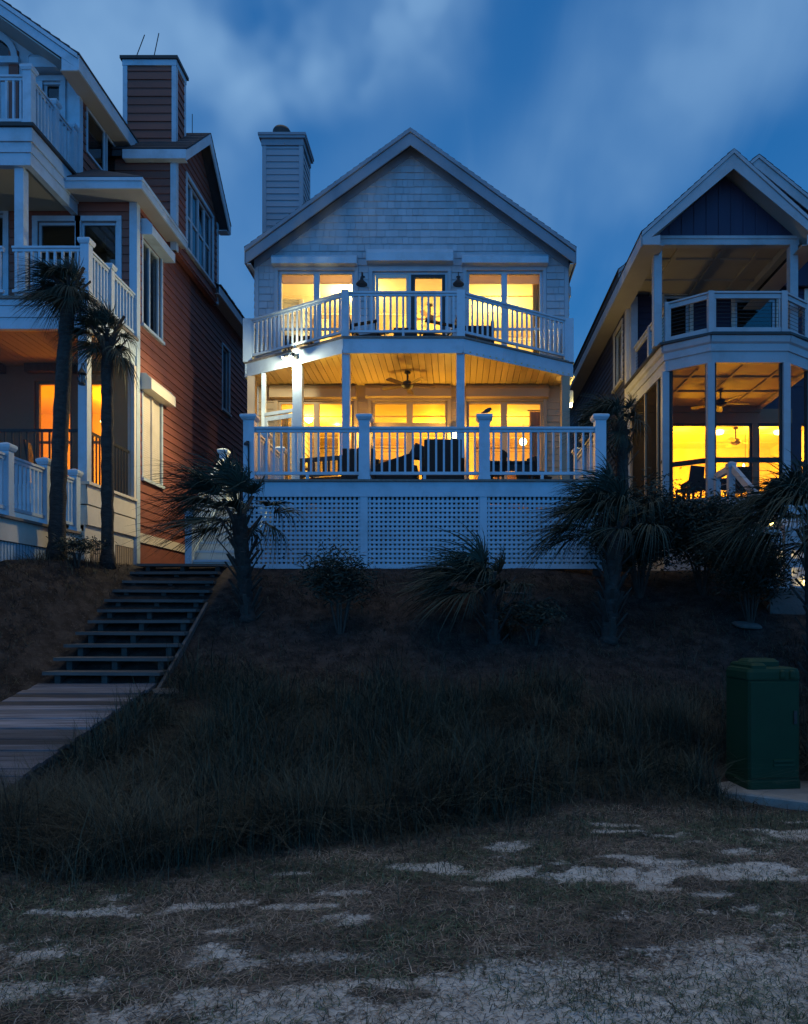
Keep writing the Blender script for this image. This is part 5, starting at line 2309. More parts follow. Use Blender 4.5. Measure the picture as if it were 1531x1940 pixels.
def ceiling_fan(label, x, y, zc, rad, n, rz=0.0, drop=.28, mat='dark', bmat='wood'):
    t = thing('ceiling_fan', label, 'ceiling fan', (x, y, zc))
    m = MB()
    m.lathe([(.07, 0), (.07, -.03), (.02, -.05), (.018, -drop + .10), (.07, -drop + .08), (.13, -drop + .03), (.14, -drop - .03), (.09, -drop - .07), (.03, -drop - .09)], (x, y, zc), 18)
    m.build('motor', mat, t)
    for k in range(n):
        a = rz + 2 * math.pi * k / n
        d, s = Vector((math.cos(a), math.sin(a), 0)), Vector((-math.sin(a), math.cos(a), .18))
        c = Vector((x, y, zc - drop - .02))
        m = MB()
        prof = [(.12, .025), (.20, .05), (rad * .55, .065), (rad * .92, .07), (rad, .045)]
        vs = []
        for r, w in prof:
            vs += [c + d * r + s * w, c + d * r - s * w]
        up = Vector((0, 0, .008))
        nv = len(vs)
        vs2 = [v + up for v in vs]
        fs = []
        for i in range(len(prof) - 1):
            fs += [(2 * i, 2 * i + 1, 2 * i + 3, 2 * i + 2), (nv + 2 * i, nv + 2 * i + 2, nv + 2 * i + 3, nv + 2 * i + 1)]
            fs += [(2 * i, 2 * i + 2, nv + 2 * i + 2, nv + 2 * i), (2 * i + 1, nv + 2 * i + 1, nv + 2 * i + 3, 2 * i + 3)]
        fs += [(0, nv, nv + 1, 1), (nv - 2, nv - 1, 2 * nv - 1, 2 * nv - 2)]
        m.add(vs + vs2, fs)
        m.build('blade', bmat, t)
    return t


ceiling_fan('brown ceiling fan under the boarded porch ceiling of the middle house', ux(772, 16.2), 16.2, 6.98, .62, 5, .25)
ceiling_fan('black ceiling fan on the bay porch of the navy house', ux(1365, 16.6), 16.6, 6.70, .66, 5, .02, mat='black', bmat='black')
ceiling_fan('ceiling fan inside the lit lower room of the navy house', ux(1394, 20), 20.0, 6.74, .6, 5, .35, drop=.38, bmat='roomdark')
ceiling_fan('pale ceiling fan in the lit upper room behind the balcony doors', ux(815, 19.3), 19.3, 9.77, .6, 5, .6, drop=.36, bmat='roomdark')


def pendant(label, x, y, z, ztop, r=.07, e=None, col=(1, .7, .25)):
    t = thing('pendant_lamp', label, 'pendant lamp', (x, y, z))
    m = MB()
    m.tube([(x, y, z + r), (x, y, ztop)], .006, 5)
    m.build('cord', 'black', t)
    m = MB()
    m.lathe([(.02, -r), (r * .75, -r * .65), (r, 0), (r * .75, r * .65), (.02, r)], (x, y, z), 14)
    m.build('globe', 'bulb', t, smooth=True)
    if e: lamp('pendant_light', (x, y, z - r - .08), e, col, .05, t)


for u, v, d, tx in ((585, 793, 18.9, 'lowest and brightest'), (617, 775, 19.4, 'topmost'), (639, 794, 19.6, 'rightmost')):
    pendant('%s of the three glowing globe pendants behind the lower left window' % tx, ux(u, d), d, vz(v, d), 6.71, .075 if u > 600 else .11, 14)
pendant('glowing pendant above the leafy plant behind the lower right window', ux(991, 19.5), 19.5, vz(837, 19.5), 6.71, .10, 12)
pendant('small glowing pendant behind the left door glass of the lower red brown house', ux(193, 16.6), 16.6, vz(798, 16.6), 6.69, .035)
for u, tx in ((1362, 'left'), (1476, 'right')):
    d = 20.4
    t = thing('recessed_light', '%s glowing round ceiling light in the lower room of the navy house' % tx, 'ceiling light', (ux(u, d), d, 6.7))
    m = MB()
    m.lathe([(.13, .049), (.13, .0), (.11, -.03), (.03, -.05)], (ux(u, d), d, 6.70), 16)
    m.build('diffuser', 'bulb', t)
# chandelier in the navy house
cx_, cy_, cz_ = ux(1412, 20.6), 20.6, vz(893, 20.6)
t = thing('chandelier', 'branching chandelier with tiny bulbs low in the navy house window', 'chandelier', (cx_, cy_, cz_))
m = MB()
m.tube([(cx_, cy_, cz_), (cx_, cy_, 6.74)], .008, 5)
for k in range(6):
    a = k * math.pi / 3
    m.tube([(cx_, cy_, cz_), (cx_ + .15 * math.cos(a), cy_ + .15 * math.sin(a), cz_ - .05), (cx_ + .26 * math.cos(a), cy_ + .26 * math.sin(a), cz_ + .06)], .008, 5)
m.build('arms', 'black', t)
for k in range(6):
    a = k * math.pi / 3
    m = MB()
    m.lathe([(.012, .06), (.03, .10), (.03, .13), (.008, .17)], (cx_ + .26 * math.cos(a), cy_ + .26 * math.sin(a), cz_), 8)
    m.build('bulb', 'bulb', t)

# step lights of the navy house
for u, v, d, lab in ((1459, 976, 13.75, 'topmost step light on the white steps of the navy house'),
                     (1490, 1031, 12.75, 'second step light down the white steps of the navy house'),
                     (1491, 1064, 12.2, 'third step light down the white steps of the navy house'),
                     (1525, 1096, 12.0, 'lowest step light on the white steps of the navy house')):
    p = at(u, v, d)
    p.x = min(max(p.x, 5.05), 6.6)
    # sit on the riser below
    n, yt, yb, zt, zb = 11, 14.45, 11.75, 3.92, 2.10
    i = min(range(n), key=lambda i: abs(yt - (yt - yb) * i / n - d))
    yy = yt - (yt - yb) * i / n - .002
    zz = zt - (zt - zb) * (i + 1) / n + .085
    t = thing('step_light', lab, 'step light', (p.x, yy, zz))
    m = MB()
    m.box(p.x - .06, p.x + .06, yy - .035, yy, zz + .025, zz + .05)
    m.build('hood', 'black', t)
    m = MB()
    m.lathe([(.012, -.025), (.034, -.012), (.036, .018), (.02, .024)], (p.x, yy - .022, zz), 10)
    m.build('lens', 'stepbulb', t)
    lamp('step_lamp_light', (p.x, yy - .08, zz - .01), 1.6, (1, .72, .25), .02, t)


# ================================================================== FURNITURE
def adirondack(label):
    """faces +X; origin on the floor below the seat"""
    t = proto('adirondack_chair', label, 'chair', 'adirondack chairs on the upper balcony')
    m = MB()
    for k in range(6):
        x = .30 - k * .095
        m.bar((x, -.26, .37 - k * .027), (x, .26, .37 - k * .027), .085, .02)
    m.build('seat', 'black', t)
    m = MB()
    for k in range(5):
        y = -.2 + k * .1
        h = 1.06 - .035 * abs(k - 2) ** 1.6
        m.bar((-.20, y, .26), (-.52, y * 1.15, h), .085, .018, up=(1, 0, .3))
    m.bar((-.30, -.25, .55), (-.30, .25, .55), .06, .02)
    m.build('backrest', 'black', t)
    for s in (-1, 1):
        m = MB()
        m.bar((-.42, s * .31, .56), (.36, s * .33, .60), .12, .022)
        m.build('arm', 'black', t)
        m = MB()
        m.bar((.30, s * .29, 0), (.30, s * .29, .585), .03, .09)
        m.build('leg', 'black', t)
        m = MB()
        m.bar((-.55, s * .27, .03), (.32, s * .27, .36), .025, .10)
        m.build('leg', 'black', t)
    return t


ch = adirondack('black adirondack chair facing right, beside the left barn light on the upper balcony')
ch.location = (ux(697, 16.1), 16.1, C_['ZU'])
ch.rotation_euler = (0, 0, R(-14))
dup(ch, (ux(828, 16.1), 16.1, C_['ZU']), R(197), 'black adirondack chair facing left, beside the right barn light on the upper balcony')


def small_table(name, label, x, y, z, w, d, h, mat, legs=.045, top=.04):
    t = thing(name, label, 'table', (x, y, z))
    m = MB()
    m.box(x - w / 2, x + w / 2, y - d / 2, y + d / 2, z + h - top, z + h)
    m.build('tabletop', mat, t, bevel=.008)
    for sx in (-1, 1):
        for sy in (-1, 1):
            m = MB()
            cx, cy = x + sx * (w / 2 - legs), y + sy * (d / 2 - legs)
            m.box(cx - legs / 2, cx + legs / 2, cy - legs / 2, cy + legs / 2, z, z + h - top - .001)
            m.build('leg', mat, t)
    m = MB()
    m.box(x - w / 2 + .06, x + w / 2 - .06, y - d / 2 + .05, y - d / 2 + .07, z + h - top - .14, z + h - top - .002)
    m.build('apron', mat, t)
    return t


small_table('side_table', 'black square table between the two adirondack chairs', ux(769, 16.2), 16.2, C_['ZU'], .5, .5, .56, 'black', top=.22)
small_table('side_table', 'low dark table behind the left balcony rail', ux(566, 16.5), 16.5, C_['ZU'], .6, .4, .52, 'wood')
# storage box on the balcony
t = thing('storage_box', 'low black storage box behind the right balcony rail', 'box', (ux(906, 16.1), 16.1, C_['ZU']))
x, y, z = ux(906, 16.1), 16.1, C_['ZU']
m = MB()
m.box(x - .30, x + .26, y - .22, y + .22, z + .03, z + .52)
m.build('box_body', 'black', t, bevel=.01)
m = MB()
m.box(x - .31, x + .27, y - .235, y + .23, z + .522, z + .57)
m.build('lid', 'black', t, bevel=.01)
m = MB()
m.box(x + .27, x + .34, y - .2, y + .2, z + .0, z + .68)
m.build('end_panel', 'black', t)


def lounge(name, label, x, y, z, w, d, hback, hseat=.40, cat='sofa', pillow=None, slope=0.0):
    """wicker lounge seat seen from its back, facing the house"""
    t = thing(name, label, cat, (x, y, z))
    m = MB()
    m.box(x - w / 2, x + w / 2, y - d / 2 + .06, y + d / 2, z + .07, z + hseat - .12)
    m.build('frame', 'wicker', t, bevel=.015)
    m = MB()
    m.hexa([(x - w / 2, y - d / 2 - .02, z + .07), (x + w / 2, y - d / 2 - .02, z + .07), (x + w / 2, y - d / 2 + .058, z + .07), (x - w / 2, y - d / 2 + .058, z + .07),
            (x - w / 2, y - d / 2 - .09, z + hback - slope), (x + w / 2, y - d / 2 - .09, z + hback), (x + w / 2, y - d / 2, z + hback), (x - w / 2, y - d / 2, z + hback - slope)])
    m.build('backrest', 'wicker', t, bevel=.02)
    n = max(1, int(round(w / .62)))
    for k in range(n):
        a, b = x - w / 2 + .07 + (w - .14) * k / n, x - w / 2 + .07 + (w - .14) * (k + 1) / n - .01
        m = MB()
        m.box(a, b, y - d / 2 + .09, y + d / 2 - .02, z + hseat - .119, z + hseat + .02)
        m.build('seat_cushion', 'cushion', t, bevel=.03)
    for s in (-1, 1):
        m = MB()
        m.box(x + s * w / 2 - .05, x + s * w / 2 + .05, y - d / 2 + .08, y + d / 2 + .01, z + .07, z + hseat + .18 - slope * .3)
        m.build('arm', 'wicker', t, bevel=.015)
        for q in (-1, 1):
            m = MB()
            m.box(x + s * (w / 2 - .06) - .03, x + s * (w / 2 - .06) + .03, y + q * (d / 2 - .08) - .03, y + q * (d / 2 - .08) + .03, z, z + .069)
            m.build('foot', 'black', t)
    return t


ZD = 3.94
lounge('armchair', 'dark wicker armchair at the left end of the outdoor lounge set', ux(686, 13.9), 13.9, ZD, .60, .75, .74, cat='armchair')
lounge('outdoor_sofa', 'low dark wicker sofa with a sloping back in the middle of the lounge set', ux(752, 13.95), 13.95, ZD, .70, .85, .68, hseat=.36, slope=.24)
lounge('armchair', 'tall backed dark armchair at the right end of the outdoor lounge set', ux(840, 13.8), 13.8, ZD, .68, .78, .88, cat='armchair')
m = MB()
px, py = ux(791, 13.85), 13.80
m.hexa([(px - .22, py - .05, ZD + .62), (px + .16, py - .05, ZD + .60), (px + .16, py + .07, ZD + .60), (px - .22, py + .07, ZD + .62),
        (px - .03, py - .04, ZD + .93), (px + .15, py - .04, ZD + .84), (px + .15, py + .05, ZD + .84), (px - .03, py + .05, ZD + .93)])
m.build('throw_pillow', 'cushion', None, 'dark pillow propped on one corner on top of the lounge set', 'pillow', bevel=.03)


def bench(name, label, x, y, z, w, h, rz, mat='wood'):
    t = proto(name, label, 'bench')
    m = MB()
    m.bar((-w / 2, 0, h - .05), (w / 2, 0, h - .05), .05, .08)
    m.bar((-w / 2, 0, .46), (w / 2, 0, .46), .04, .05)
    for k in range(int(w / .11)):
        xx = -w / 2 + .08 + k * .11
        m.box(xx - .025, xx + .025, -.012, .012, .485, h - .092)
    m.build('backrest', mat, t)
    m = MB()
    for k in range(4):
        m.box(-w / 2, w / 2, .06 + k * .11, .155 + k * .11, .40, .425)
    m.build('seat', mat, t)
    for s in (-1, 1):
        for yy, hh in ((.0, h), (.45, .62)):
            m = MB()
            m.box(s * (w / 2 - .03) - .03, s * (w / 2 - .03) + .03, yy - .03, yy + .03, 0, hh - .1 if yy == 0 else hh)
            m.build('leg', mat, t)
        m = MB()
        m.box(s * (w / 2 - .03) - .035, s * (w / 2 - .03) + .035, -.02, .5, .621, .65)
        m.build('arm', mat, t)
    t.location = (x, y, z)
    t.rotation_euler = (0, 0, rz)
    return t


bench('slatted_bench', 'slatted wooden bench behind the left bay of the deck railing', ux(612, 14.5), 14.5, ZD, 1.0, .82, R(-18))


def dining_chair(label):
    t = proto('dining_chair', label, 'chair', 'dark dining chairs on the deck')
    m = MB()
    m.box(-.22, .22, -.22, .22, .42, .47)
    m.build('seat', 'wicker', t, bevel=.01)
    m = MB()
    m.hexa([(-.22, -.23, .47), (.22, -.23, .47), (.22, -.19, .47), (-.22, -.19, .47), (-.20, -.31, .96), (.20, -.31, .96), (.20, -.27, .96), (-.20, -.27, .96)])
    m.build('backrest', 'wicker', t, bevel=.01)
    for sx in (-1, 1):
        for sy in (-1, 1):
            m = MB()
            m.bar((sx * .19, sy * .19, 0), (sx * .19, sy * .19, .419), .035, .035, up=(0, 1, 0))
            m.build('leg', 'black', t)
    return t


dc = dining_chair('dark dining chair left of the small table behind the right post of the deck')
dc.location = (ux(934, 13.9), 13.9, ZD)
dc.rotation_euler = (0, 0, R(70))
dc.scale = (.8, .8, .8)
dup(dc, (ux(1024, 14.1), 14.1, ZD), R(-60), 'dark dining chair at the far right end of the deck table', scale=.72)
small_table('dining_table', 'low dark dining table behind the right bay of the deck railing', ux(968, 14.3), 14.3, ZD, .85, .7, .62, 'black')
small_table('console_table', 'pale topped bench table beside the right end dining chair', ux(1008, 14.5), 14.5, ZD, .62, .4, .50, 'treadwood')

# chair on the red brown house's porch and on the navy house's porch
dup(dc, (ux(84, 13.9), 13.9, 3.93), R(-75), 'tall dark chair on the lower porch of the red brown house', 'chairs on the neighbouring porches', scale=1.0)
for u, d, rz, lab in ((1305, 16.2, 25, 'tilted dark chair near the left column of the navy porch'), (1395, 16.3, 0, 'dark chair behind the stair post of the navy porch')):
    dup(dc, (ux(u, d), d, 3.96), R(rz), lab, 'chairs on the neighbouring porches', scale=.95)
small_table('porch_table', 'square dark table on the bay porch of the navy house', ux(1338, 16.6), 16.6, 3.96, .9, .8, .70, 'black', top=.12)
t = lounge('armchair', 'bulky dark armchair seen in the right window of the navy house', ux(1470, 17.2), 17.2, 3.96, .6, .8, .80, cat='armchair')


# bird asleep on a post cap
def bird():
    x, y, z = ux(923, 12.64), 12.64, 3.94 + 1.07 + .072
    m = MB()
    pts = [(-.115, 0, .018), (-.07, 0, .030), (-.03, 0, .046), (.01, 0, .060), (.035, 0, .074), (.052, 0, .086), (.066, 0, .087), (.078, 0, .083), (.094, 0, .080)]
    rad = [.008, .016, .032, .040, .037, .029, .025, .013, .003]
    m.tube([(x - a * .9, y + b, z + c) for a, b, c in [(-p[0], p[1], p[2]) for p in pts]], rad, 12)
    m.tube([(x - .005, y - .012, z - .004), (x - .002, y - .012, z + .03)], .004, 5)
    m.tube([(x - .005, y + .012, z - .004), (x - .002, y + .012, z + .03)], .004, 5)
    m.build('bird', 'feather', None, 'small dark bird perched on the third deck post cap', 'bird', smooth=True)


bird()

# hose bib standing against the left deck post
t = thing('shower_pipe', 'thin black outdoor shower pipe on the left front deck post', 'pipe', (ux(470, 12.5), 12.5, 3.3))
m = MB()
x = ux(471, 12.52)
m.tube([(x, 12.52, 3.4), (x, 12.52, vz(835, 12.5))], .014, 8)
m.build('pipe', 'black', t)
m = MB()
m.lathe([(.012, .06), (.045, .03), (.048, 0)], (x - .03, 12.50, vz(843, 12.5)), 10)
m.tube([(x, 12.52, vz(836, 12.5)), (x - .03, 12.5, vz(836, 12.5))], .012, 6)
m.build('shower_head', 'black', t)


# plants indoors
def potted(label, x, y, z, h, w, n, pot='roomdark'):
    t = thing('potted_plant', label, 'plant', (x, y, z))
    m = MB()
    m.lathe([(.10, 0), (.14, .26), (.15, .27), (.13, .28)], (x, y, z), 14)
    m.build('pot', pot, t)
    m = MB()
    g = np.random.default_rng(int(abs(x) * 1000))
    for k in range(n):
        a = g.uniform(0, 6.28)
        zz = z + .3 + (h - .3) * g.uniform(0, 1) ** .8
        r = w * (1 - (zz - z - .3) / (h - .2)) * g.uniform(.3, 1) + .03
        c = Vector((x + r * math.cos(a), y + r * math.sin(a), zz))
        d = Vector((math.cos(a), math.sin(a), g.uniform(-.3, .6))).normalized() * g.uniform(.05, .10)
        s = d.cross(Vector((g.uniform(-1, 1), g.uniform(-1, 1), 1))).normalized() * .022
        m.add([c, c + d * .5 + s, c + d, c + d * .5 - s], [(0, 1, 2, 3)])
    m.tube([(x, y, z + .25), (x, y, z + h * .95)], .014, 5)
    m.build('foliage', 'leaf', t, recalc=False)


potted('bushy indoor tree behind the lower right window', ux(990, 18.6), 18.6, 3.95, 1.35, .34, 420)
potted('spiky indoor plant in the corner of the upper left window', ux(553, 18.2), 18.2, 7.32, 1.25, .3, 160)

# ================================================================== THINGS ON THE WALLS OF THE LIT ROOMS
def picture(label, x, y, z, w, h, mat='wood'):
    t = thing('framed_picture', label, 'picture', (x, y, z))
    m = MB()
    for a in (x - w / 2, x + w / 2 - .04):
        m.box(a, a + .04, y - .03, y - .001, z - h / 2, z + h / 2)
    for a in (z - h / 2, z + h / 2 - .04):
        m.box(x - w / 2 + .04, x + w / 2 - .04, y - .03, y - .001, a, a + .04)
    m.build('frame', mat, t)
    m = MB()
    m.box(x - w / 2 + .04, x + w / 2 - .04, y - .015, y - .002, z - h / 2 + .04, z + h / 2 - .04)
    m.build('canvas', 'curtain', t)


picture('framed picture on the back wall behind the right upper window', 1.35, 21.6, 9.0, .7, .5)
picture('framed picture low on the back wall behind the lower middle door', -1.6, 22.4, 5.6, .8, .6)


def cupboard(label, x0, x1, y0, y1, z0, z1, mat='wood', doors=2):
    t = thing('cupboard', label, 'cupboard', ((x0 + x1) / 2, y0, z0))
    m = MB()
    m.box(x0, x1, y0 + .02, y1, z0, z1)
    m.build('carcass', mat, t)
    k = (x1 - x0) / doors
    for i in range(doors):
        m = MB()
        m.box(x0 + i * k + .01, x0 + (i + 1) * k - .01, y0, y0 + .019, z0 + .02, z1 - .02)
        m.build('door', mat, t)


cupboard('tall wooden cupboard against the back wall behind the lower right window', 1.15, 2.3, 21.9, 22.38, 3.95, 5.9)
cupboard('wooden kitchen wall cupboards behind the lower left window', -3.0, -1.9, 22.0, 22.38, 5.5, 6.3, doors=3)
cupboard('low wooden sideboard behind the upper right window', .6, 2.2, 21.1, 21.58, 7.32, 8.2, doors=3)


def curtain(label, x0, x1, y, z0, z1, n=9):
    t = thing('curtain', label, 'curtain', ((x0 + x1) / 2, y, z0))
    m = MB()
    k = (x1 - x0) / n
    pts = []
    for i in range(n * 4 + 1):
        pts.append((x0 + (x1 - x0) * i / (n * 4), y + .03 * math.sin(i * math.pi / 2)))
    for p, q in zip(pts[:-1], pts[1:]):
        m.add([(p[0], p[1], z0), (q[0], q[1], z0), (q[0], q[1], z1), (p[0], p[1], z1)], [(0, 1, 2, 3)])
    m.build('cloth', 'ceil', t, recalc=False)
    m = MB()
    m.tube([(x0 - .05, y, z1 + .02), (x1 + .05, y, z1 + .02)], .014, 6)
    m.build('rod', 'dark', t)


curtain('gathered pale curtain at the right side of the lower right window', C_['wx'](1006), C_['wx'](1030), 17.55, 4.0, 6.5)
curtain('gathered pale curtain at the left side of the lower left window', C_['wx'](527), C_['wx'](541), 17.55, 4.0, 6.5, 5)
curtain('gathered pale curtain at the right side of the upper right window', C_['wx'](1012), C_['wx'](1028), 17.55, 7.35, 9.65, 5)


def floor_lamp(label, x, y, z, h, e):
    t = thing('floor_lamp', label, 'lamp', (x, y, z))
    m = MB()
    m.lathe([(.14, 0), (.14, .02), (.02, .04), (.012, .06), (.012, h - .2)], (x, y, z), 12)
    m.build('stand', 'black', t)
    m = MB()
    m.lathe([(.19, h - .24), (.13, h + .02), (.125, h + .02), (.185, h - .24)], (x, y, z), 18)
    m.build('lamp_shade', 'shade', t)
    lamp('lamp_light', (x, y, z + h + .12), e, (1, .6, .1), .06, t)


floor_lamp('lit floor lamp beside the door glass of the lower middle room', -.55, 19.9, 3.95, 1.5, 18)

# ================================================================== PALMS
def fan_leaf(ribs, base, d, up, lp, ls, nseg, spread, droop, wind, g, wid=.028, K=6):
    """one costapalmate leaf: petiole of length lp along d, then nseg leaflets of length ls"""
    d = d.normalized()
    side = d.cross(up).normalized()
    nrm = side.cross(d).normalized()
    # petiole
    pts = [base + d * (lp * t) + Vector((0, 0, -.10 * lp * t * t)) + wind * (.12 * t * t) for t in np.linspace(0, 1, K)]
    row = []
    for i, p in enumerate(pts):
        w = .016 * (1 - .5 * i / K)
        row.append((p - side * w, p + side * w))
    ribs.append(row)
    hub = pts[-1]
    for k in range(nseg):
        f = (k + .5) / nseg * 2 - 1
        a = f * spread
        dd = (d * math.cos(a) + side * math.sin(a)).normalized()
        L = ls * (1 - .33 * f * f) * g.uniform(.85, 1.08)
        st = hub - d * (.10 * ls * abs(f))
        row = []
        cup = nrm * (.10 * ls * abs(f))
        ww = side * math.cos(a) - d * math.sin(a)
        dr = droop * g.uniform(.5, 1.8)
        tw = g.uniform(-.7, .7)
        for j in range(K):
            t = j / (K - 1)
            p = st + dd * (L * t * (1 - .12 * dr * t)) + cup * math.sin(t * 2.2) + Vector((0, 0, -1)) * (dr * L * t ** 2.3 * .75) + wind * (L * t ** 1.7)
            w = wid * (math.sin(min(1, t * 3.0 + .25) * 1.57)) * (1 - t ** 2.2 * .93) / 2
            wv = (ww + nrm * tw).normalized() * w
            row.append((p - wv, p + wv))
        ribs.append(row)


def palm(label, base, top, r0, r1, nf, lp, ls, nseg=22, wind=(-.35, .05, .05), boots=0, dead=2, seed=1, elev=(-.35, 1.35), wid=.03, group=None, lean=0, droop=.55, kind='palm_tree', boot_from=.0):
    g = np.random.default_rng(seed)
    nf, nseg, wid = int(nf * 1.4), int(nseg * 1.6), wid * .47
    base, top = Vector(base), Vector(top)
    t = thing(kind, label, 'palm tree', base, 0, group)
    m = MB()
    n = 26
    pts, rad = [], []
    for i in range(n):
        f = i / (n - 1)
        p = base.lerp(top, f) + Vector((lean * math.sin(f * math.pi), 0, 0))
        pts.append(p)
        rad.append((r0 * (1 - f) + r1 * f) * (1 + .06 * math.sin(i * 2.4) + g.uniform(-.05, .05)) * (1.22 if f < .05 else 1))
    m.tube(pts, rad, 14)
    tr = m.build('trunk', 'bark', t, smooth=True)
    if boots:
        m = MB()
        for k in range(boots):
            f = boot_from + (1 - boot_from) * (k + .5) / boots
            a = k * 2.39996
            c = base.lerp(top, f) + Vector((lean * math.sin(f * math.pi), 0, 0))
            rr = r0 * (1 - f) + r1 * f
            o = Vector((math.cos(a), math.sin(a), 0))
            L = g.uniform(.16, .44)
            p = c + o * rr * .8
            q = p + (o * g.uniform(.5, .95) + Vector((0, 0, 1))).normalized() * L
            m.bar(p, q, .05, .016, up=o)
        m.build('old_leaf_bases', 'boot', t)
    ribs, ribd = [], []
    W = Vector(wind)
    for k in range(nf):
        az = k * 2.39996 + g.uniform(-.3, .3)
        e = elev[0] + (elev[1] - elev[0]) * ((k + .5) / nf) ** .9 + g.uniform(-.12, .12)
        d = Vector((math.cos(az) * math.cos(e), math.sin(az) * math.cos(e), math.sin(e))) + W * .6
        upv = Vector((-math.cos(az) * math.sin(e), -math.sin(az) * math.sin(e), math.cos(e))) + Vector((.01, .02, .05))
        fan_leaf(ribs, top + Vector((0, 0, g.uniform(-.10, .08))), d, upv, lp * g.uniform(.8, 1.15), ls * g.uniform(.85, 1.12), nseg, R(g.uniform(62, 88)), droop * g.uniform(.7, 1.4), W * g.uniform(.5, 1.15) + Vector((0, g.uniform(-.15, .15), g.uniform(-.08, .1))), g, wid)
    for k in range(1 if dead == 4 and 'left of two' in label or 'windswept' in label else 0):
        az = g.uniform(0, 6.28)
        d = Vector((math.cos(az), math.sin(az), -.9)) + W * .3
        fan_leaf(ribd, top - Vector((0, 0, .15)), d, Vector((0, 0, 1)), lp * .7, ls * .7, nseg, R(40), .9, W * .3, g, wid * .8)
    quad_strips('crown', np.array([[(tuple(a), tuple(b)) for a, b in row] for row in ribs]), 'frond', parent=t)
    if ribd:
        quad_strips('dry_leaves', np.array([[(tuple(a), tuple(b)) for a, b in row] for row in ribd]), 'frondold', parent=t)
    return t


def P3(u, v, d):
    p = at(u, v, d)
    return p


def on(x, y):
    return Vector((x, y, gh(x, y) - .06))


palm('taller slim palm with a leaning trunk, left of two by the red brown house', on(ux(107, 11.5), 11.5), at(131, 545, 11.5), .125, .10, 26, .26, .50, 22, (-.40, .1, -.02), 14, 3, 3, (-.8, 1.3), lean=-.03, boot_from=.93)
palm('shorter slim palm with a straight trunk, right of two by the red brown house', on(ux(204, 11.8), 11.8), at(203, 640, 11.8), .095, .085, 24, .30, .48, 20, (-.38, .1, .02), 14, 3, 4, (-.7, 1.35), boot_from=.9)
palm('bushy young palm with a shaggy trunk at the left corner of the lattice', on(-3.0, 10.65), at(452, 975, 10.7), .10, .11, 20, .55, .78, 24, (-.52, .05, .0), 46, 4, 5, (-.3, 1.3), wid=.04)
palm('low windswept palm on the slope in front of the deck lattice', on(.52, 10.1), at(925, 1120, 10.1), .09, .09, 16, .45, .74, 24, (-.62, .05, -.02), 26, 3, 6, (.0, 1.3), wid=.04)
palm('large arching palm covering the right end of the deck lattice', on(2.15, 10.5), at(1168, 1000, 10.6), .11, .12, 20, .58, .74, 26, (-.42, .05, .02), 40, 4, 8, (-.25, 1.25), wid=.042, droop=.75)
palm('tall dark palm standing in the gap right of the middle house', on(3.05, 13.4), at(1176, 800, 13.4), .12, .11, 20, .38, .62, 20, (-.45, .1, -.05), 20, 3, 9, (-.6, 1.3), wid=.035, boot_from=.7)
palm('wide dark palm at the right edge over the white steps', on(4.75, 9.7), at(1540, 995, 9.7), .12, .12, 22, .62, .76, 28, (-.40, .05, .0), 30, 3, 10, (-.3, 1.25), wid=.042, droop=.7)


def shrub(name, label, x, y, r, h, n, seed, stems=7, wind=-.15, leaf=(.05, .11), wl=.018, group=None, ry=None, cat='shrub'):
    g = np.random.default_rng(seed)
    z = gh(x, y)
    t = thing(name, label, cat, (x, y, z), 0, group)
    m = MB()
    tips = []
    for k in range(stems):
        a = k * 2.4 + g.uniform(-.4, .4)
        rr = r * g.uniform(.25, .9)
        p1 = Vector((x + rr * .35 * math.cos(a), y + rr * .35 * math.sin(a), z + h * .4))
        p2 = Vector((x + rr * math.cos(a) + wind * h * .5, y + (ry or r) / r * rr * math.sin(a), z + h * g.uniform(.6, .95)))
        m.tube([(x + .03 * math.cos(a), y + .03 * math.sin(a), z - .05), p1, p2], [.016, .011, .004], 5)
        tips.append(p2)
        for q in range(3):
            p3 = p1.lerp(p2, g.uniform(.2, .9))
            p4 = p3 + Vector((g.normal(0, r * .3), g.normal(0, r * .3), g.uniform(.05, .3) * h))
            m.tube([p3, p4], [.007, .002], 4)
            tips.append(p4)
    m.build('stems', 'twig', t)
    c = np.array([[*tp] for tp in tips])
    idx = g.integers(0, len(c), n)
    # clumps round branch tips, leaving gaps
    P = c[idx] + g.normal(0, 1, (n, 3)) * np.array([r * .22, r * .22, h * .13])
    P[:, 2] = np.maximum(P[:, 2], z + .06)
    a = g.uniform(0, 6.28, n)
    e = g.uniform(-.5, 1.1, n)
    L = g.uniform(*leaf, n)
    d = np.stack([np.cos(a) * np.cos(e) + wind * 1.5, np.sin(a) * np.cos(e), np.sin(e)], -1) * L[:, None]
    rnd = g.normal(0, 1, (n, 3))
    s = np.cross(d, rnd)
    s /= np.linalg.norm(s, axis=1)[:, None] + 1e-9
    s *= wl
    V = np.empty((n, 3, 2, 3))
    for j, (f, w) in enumerate(((0, .15), (.5, 1), (1, .1))):
        q = P + d * f
        q[:, 2] -= L * .3 * f * f
        V[:, j, 0] = q - s * w / 2
        V[:, j, 1] = q + s * w / 2
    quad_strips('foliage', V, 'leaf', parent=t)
    return t


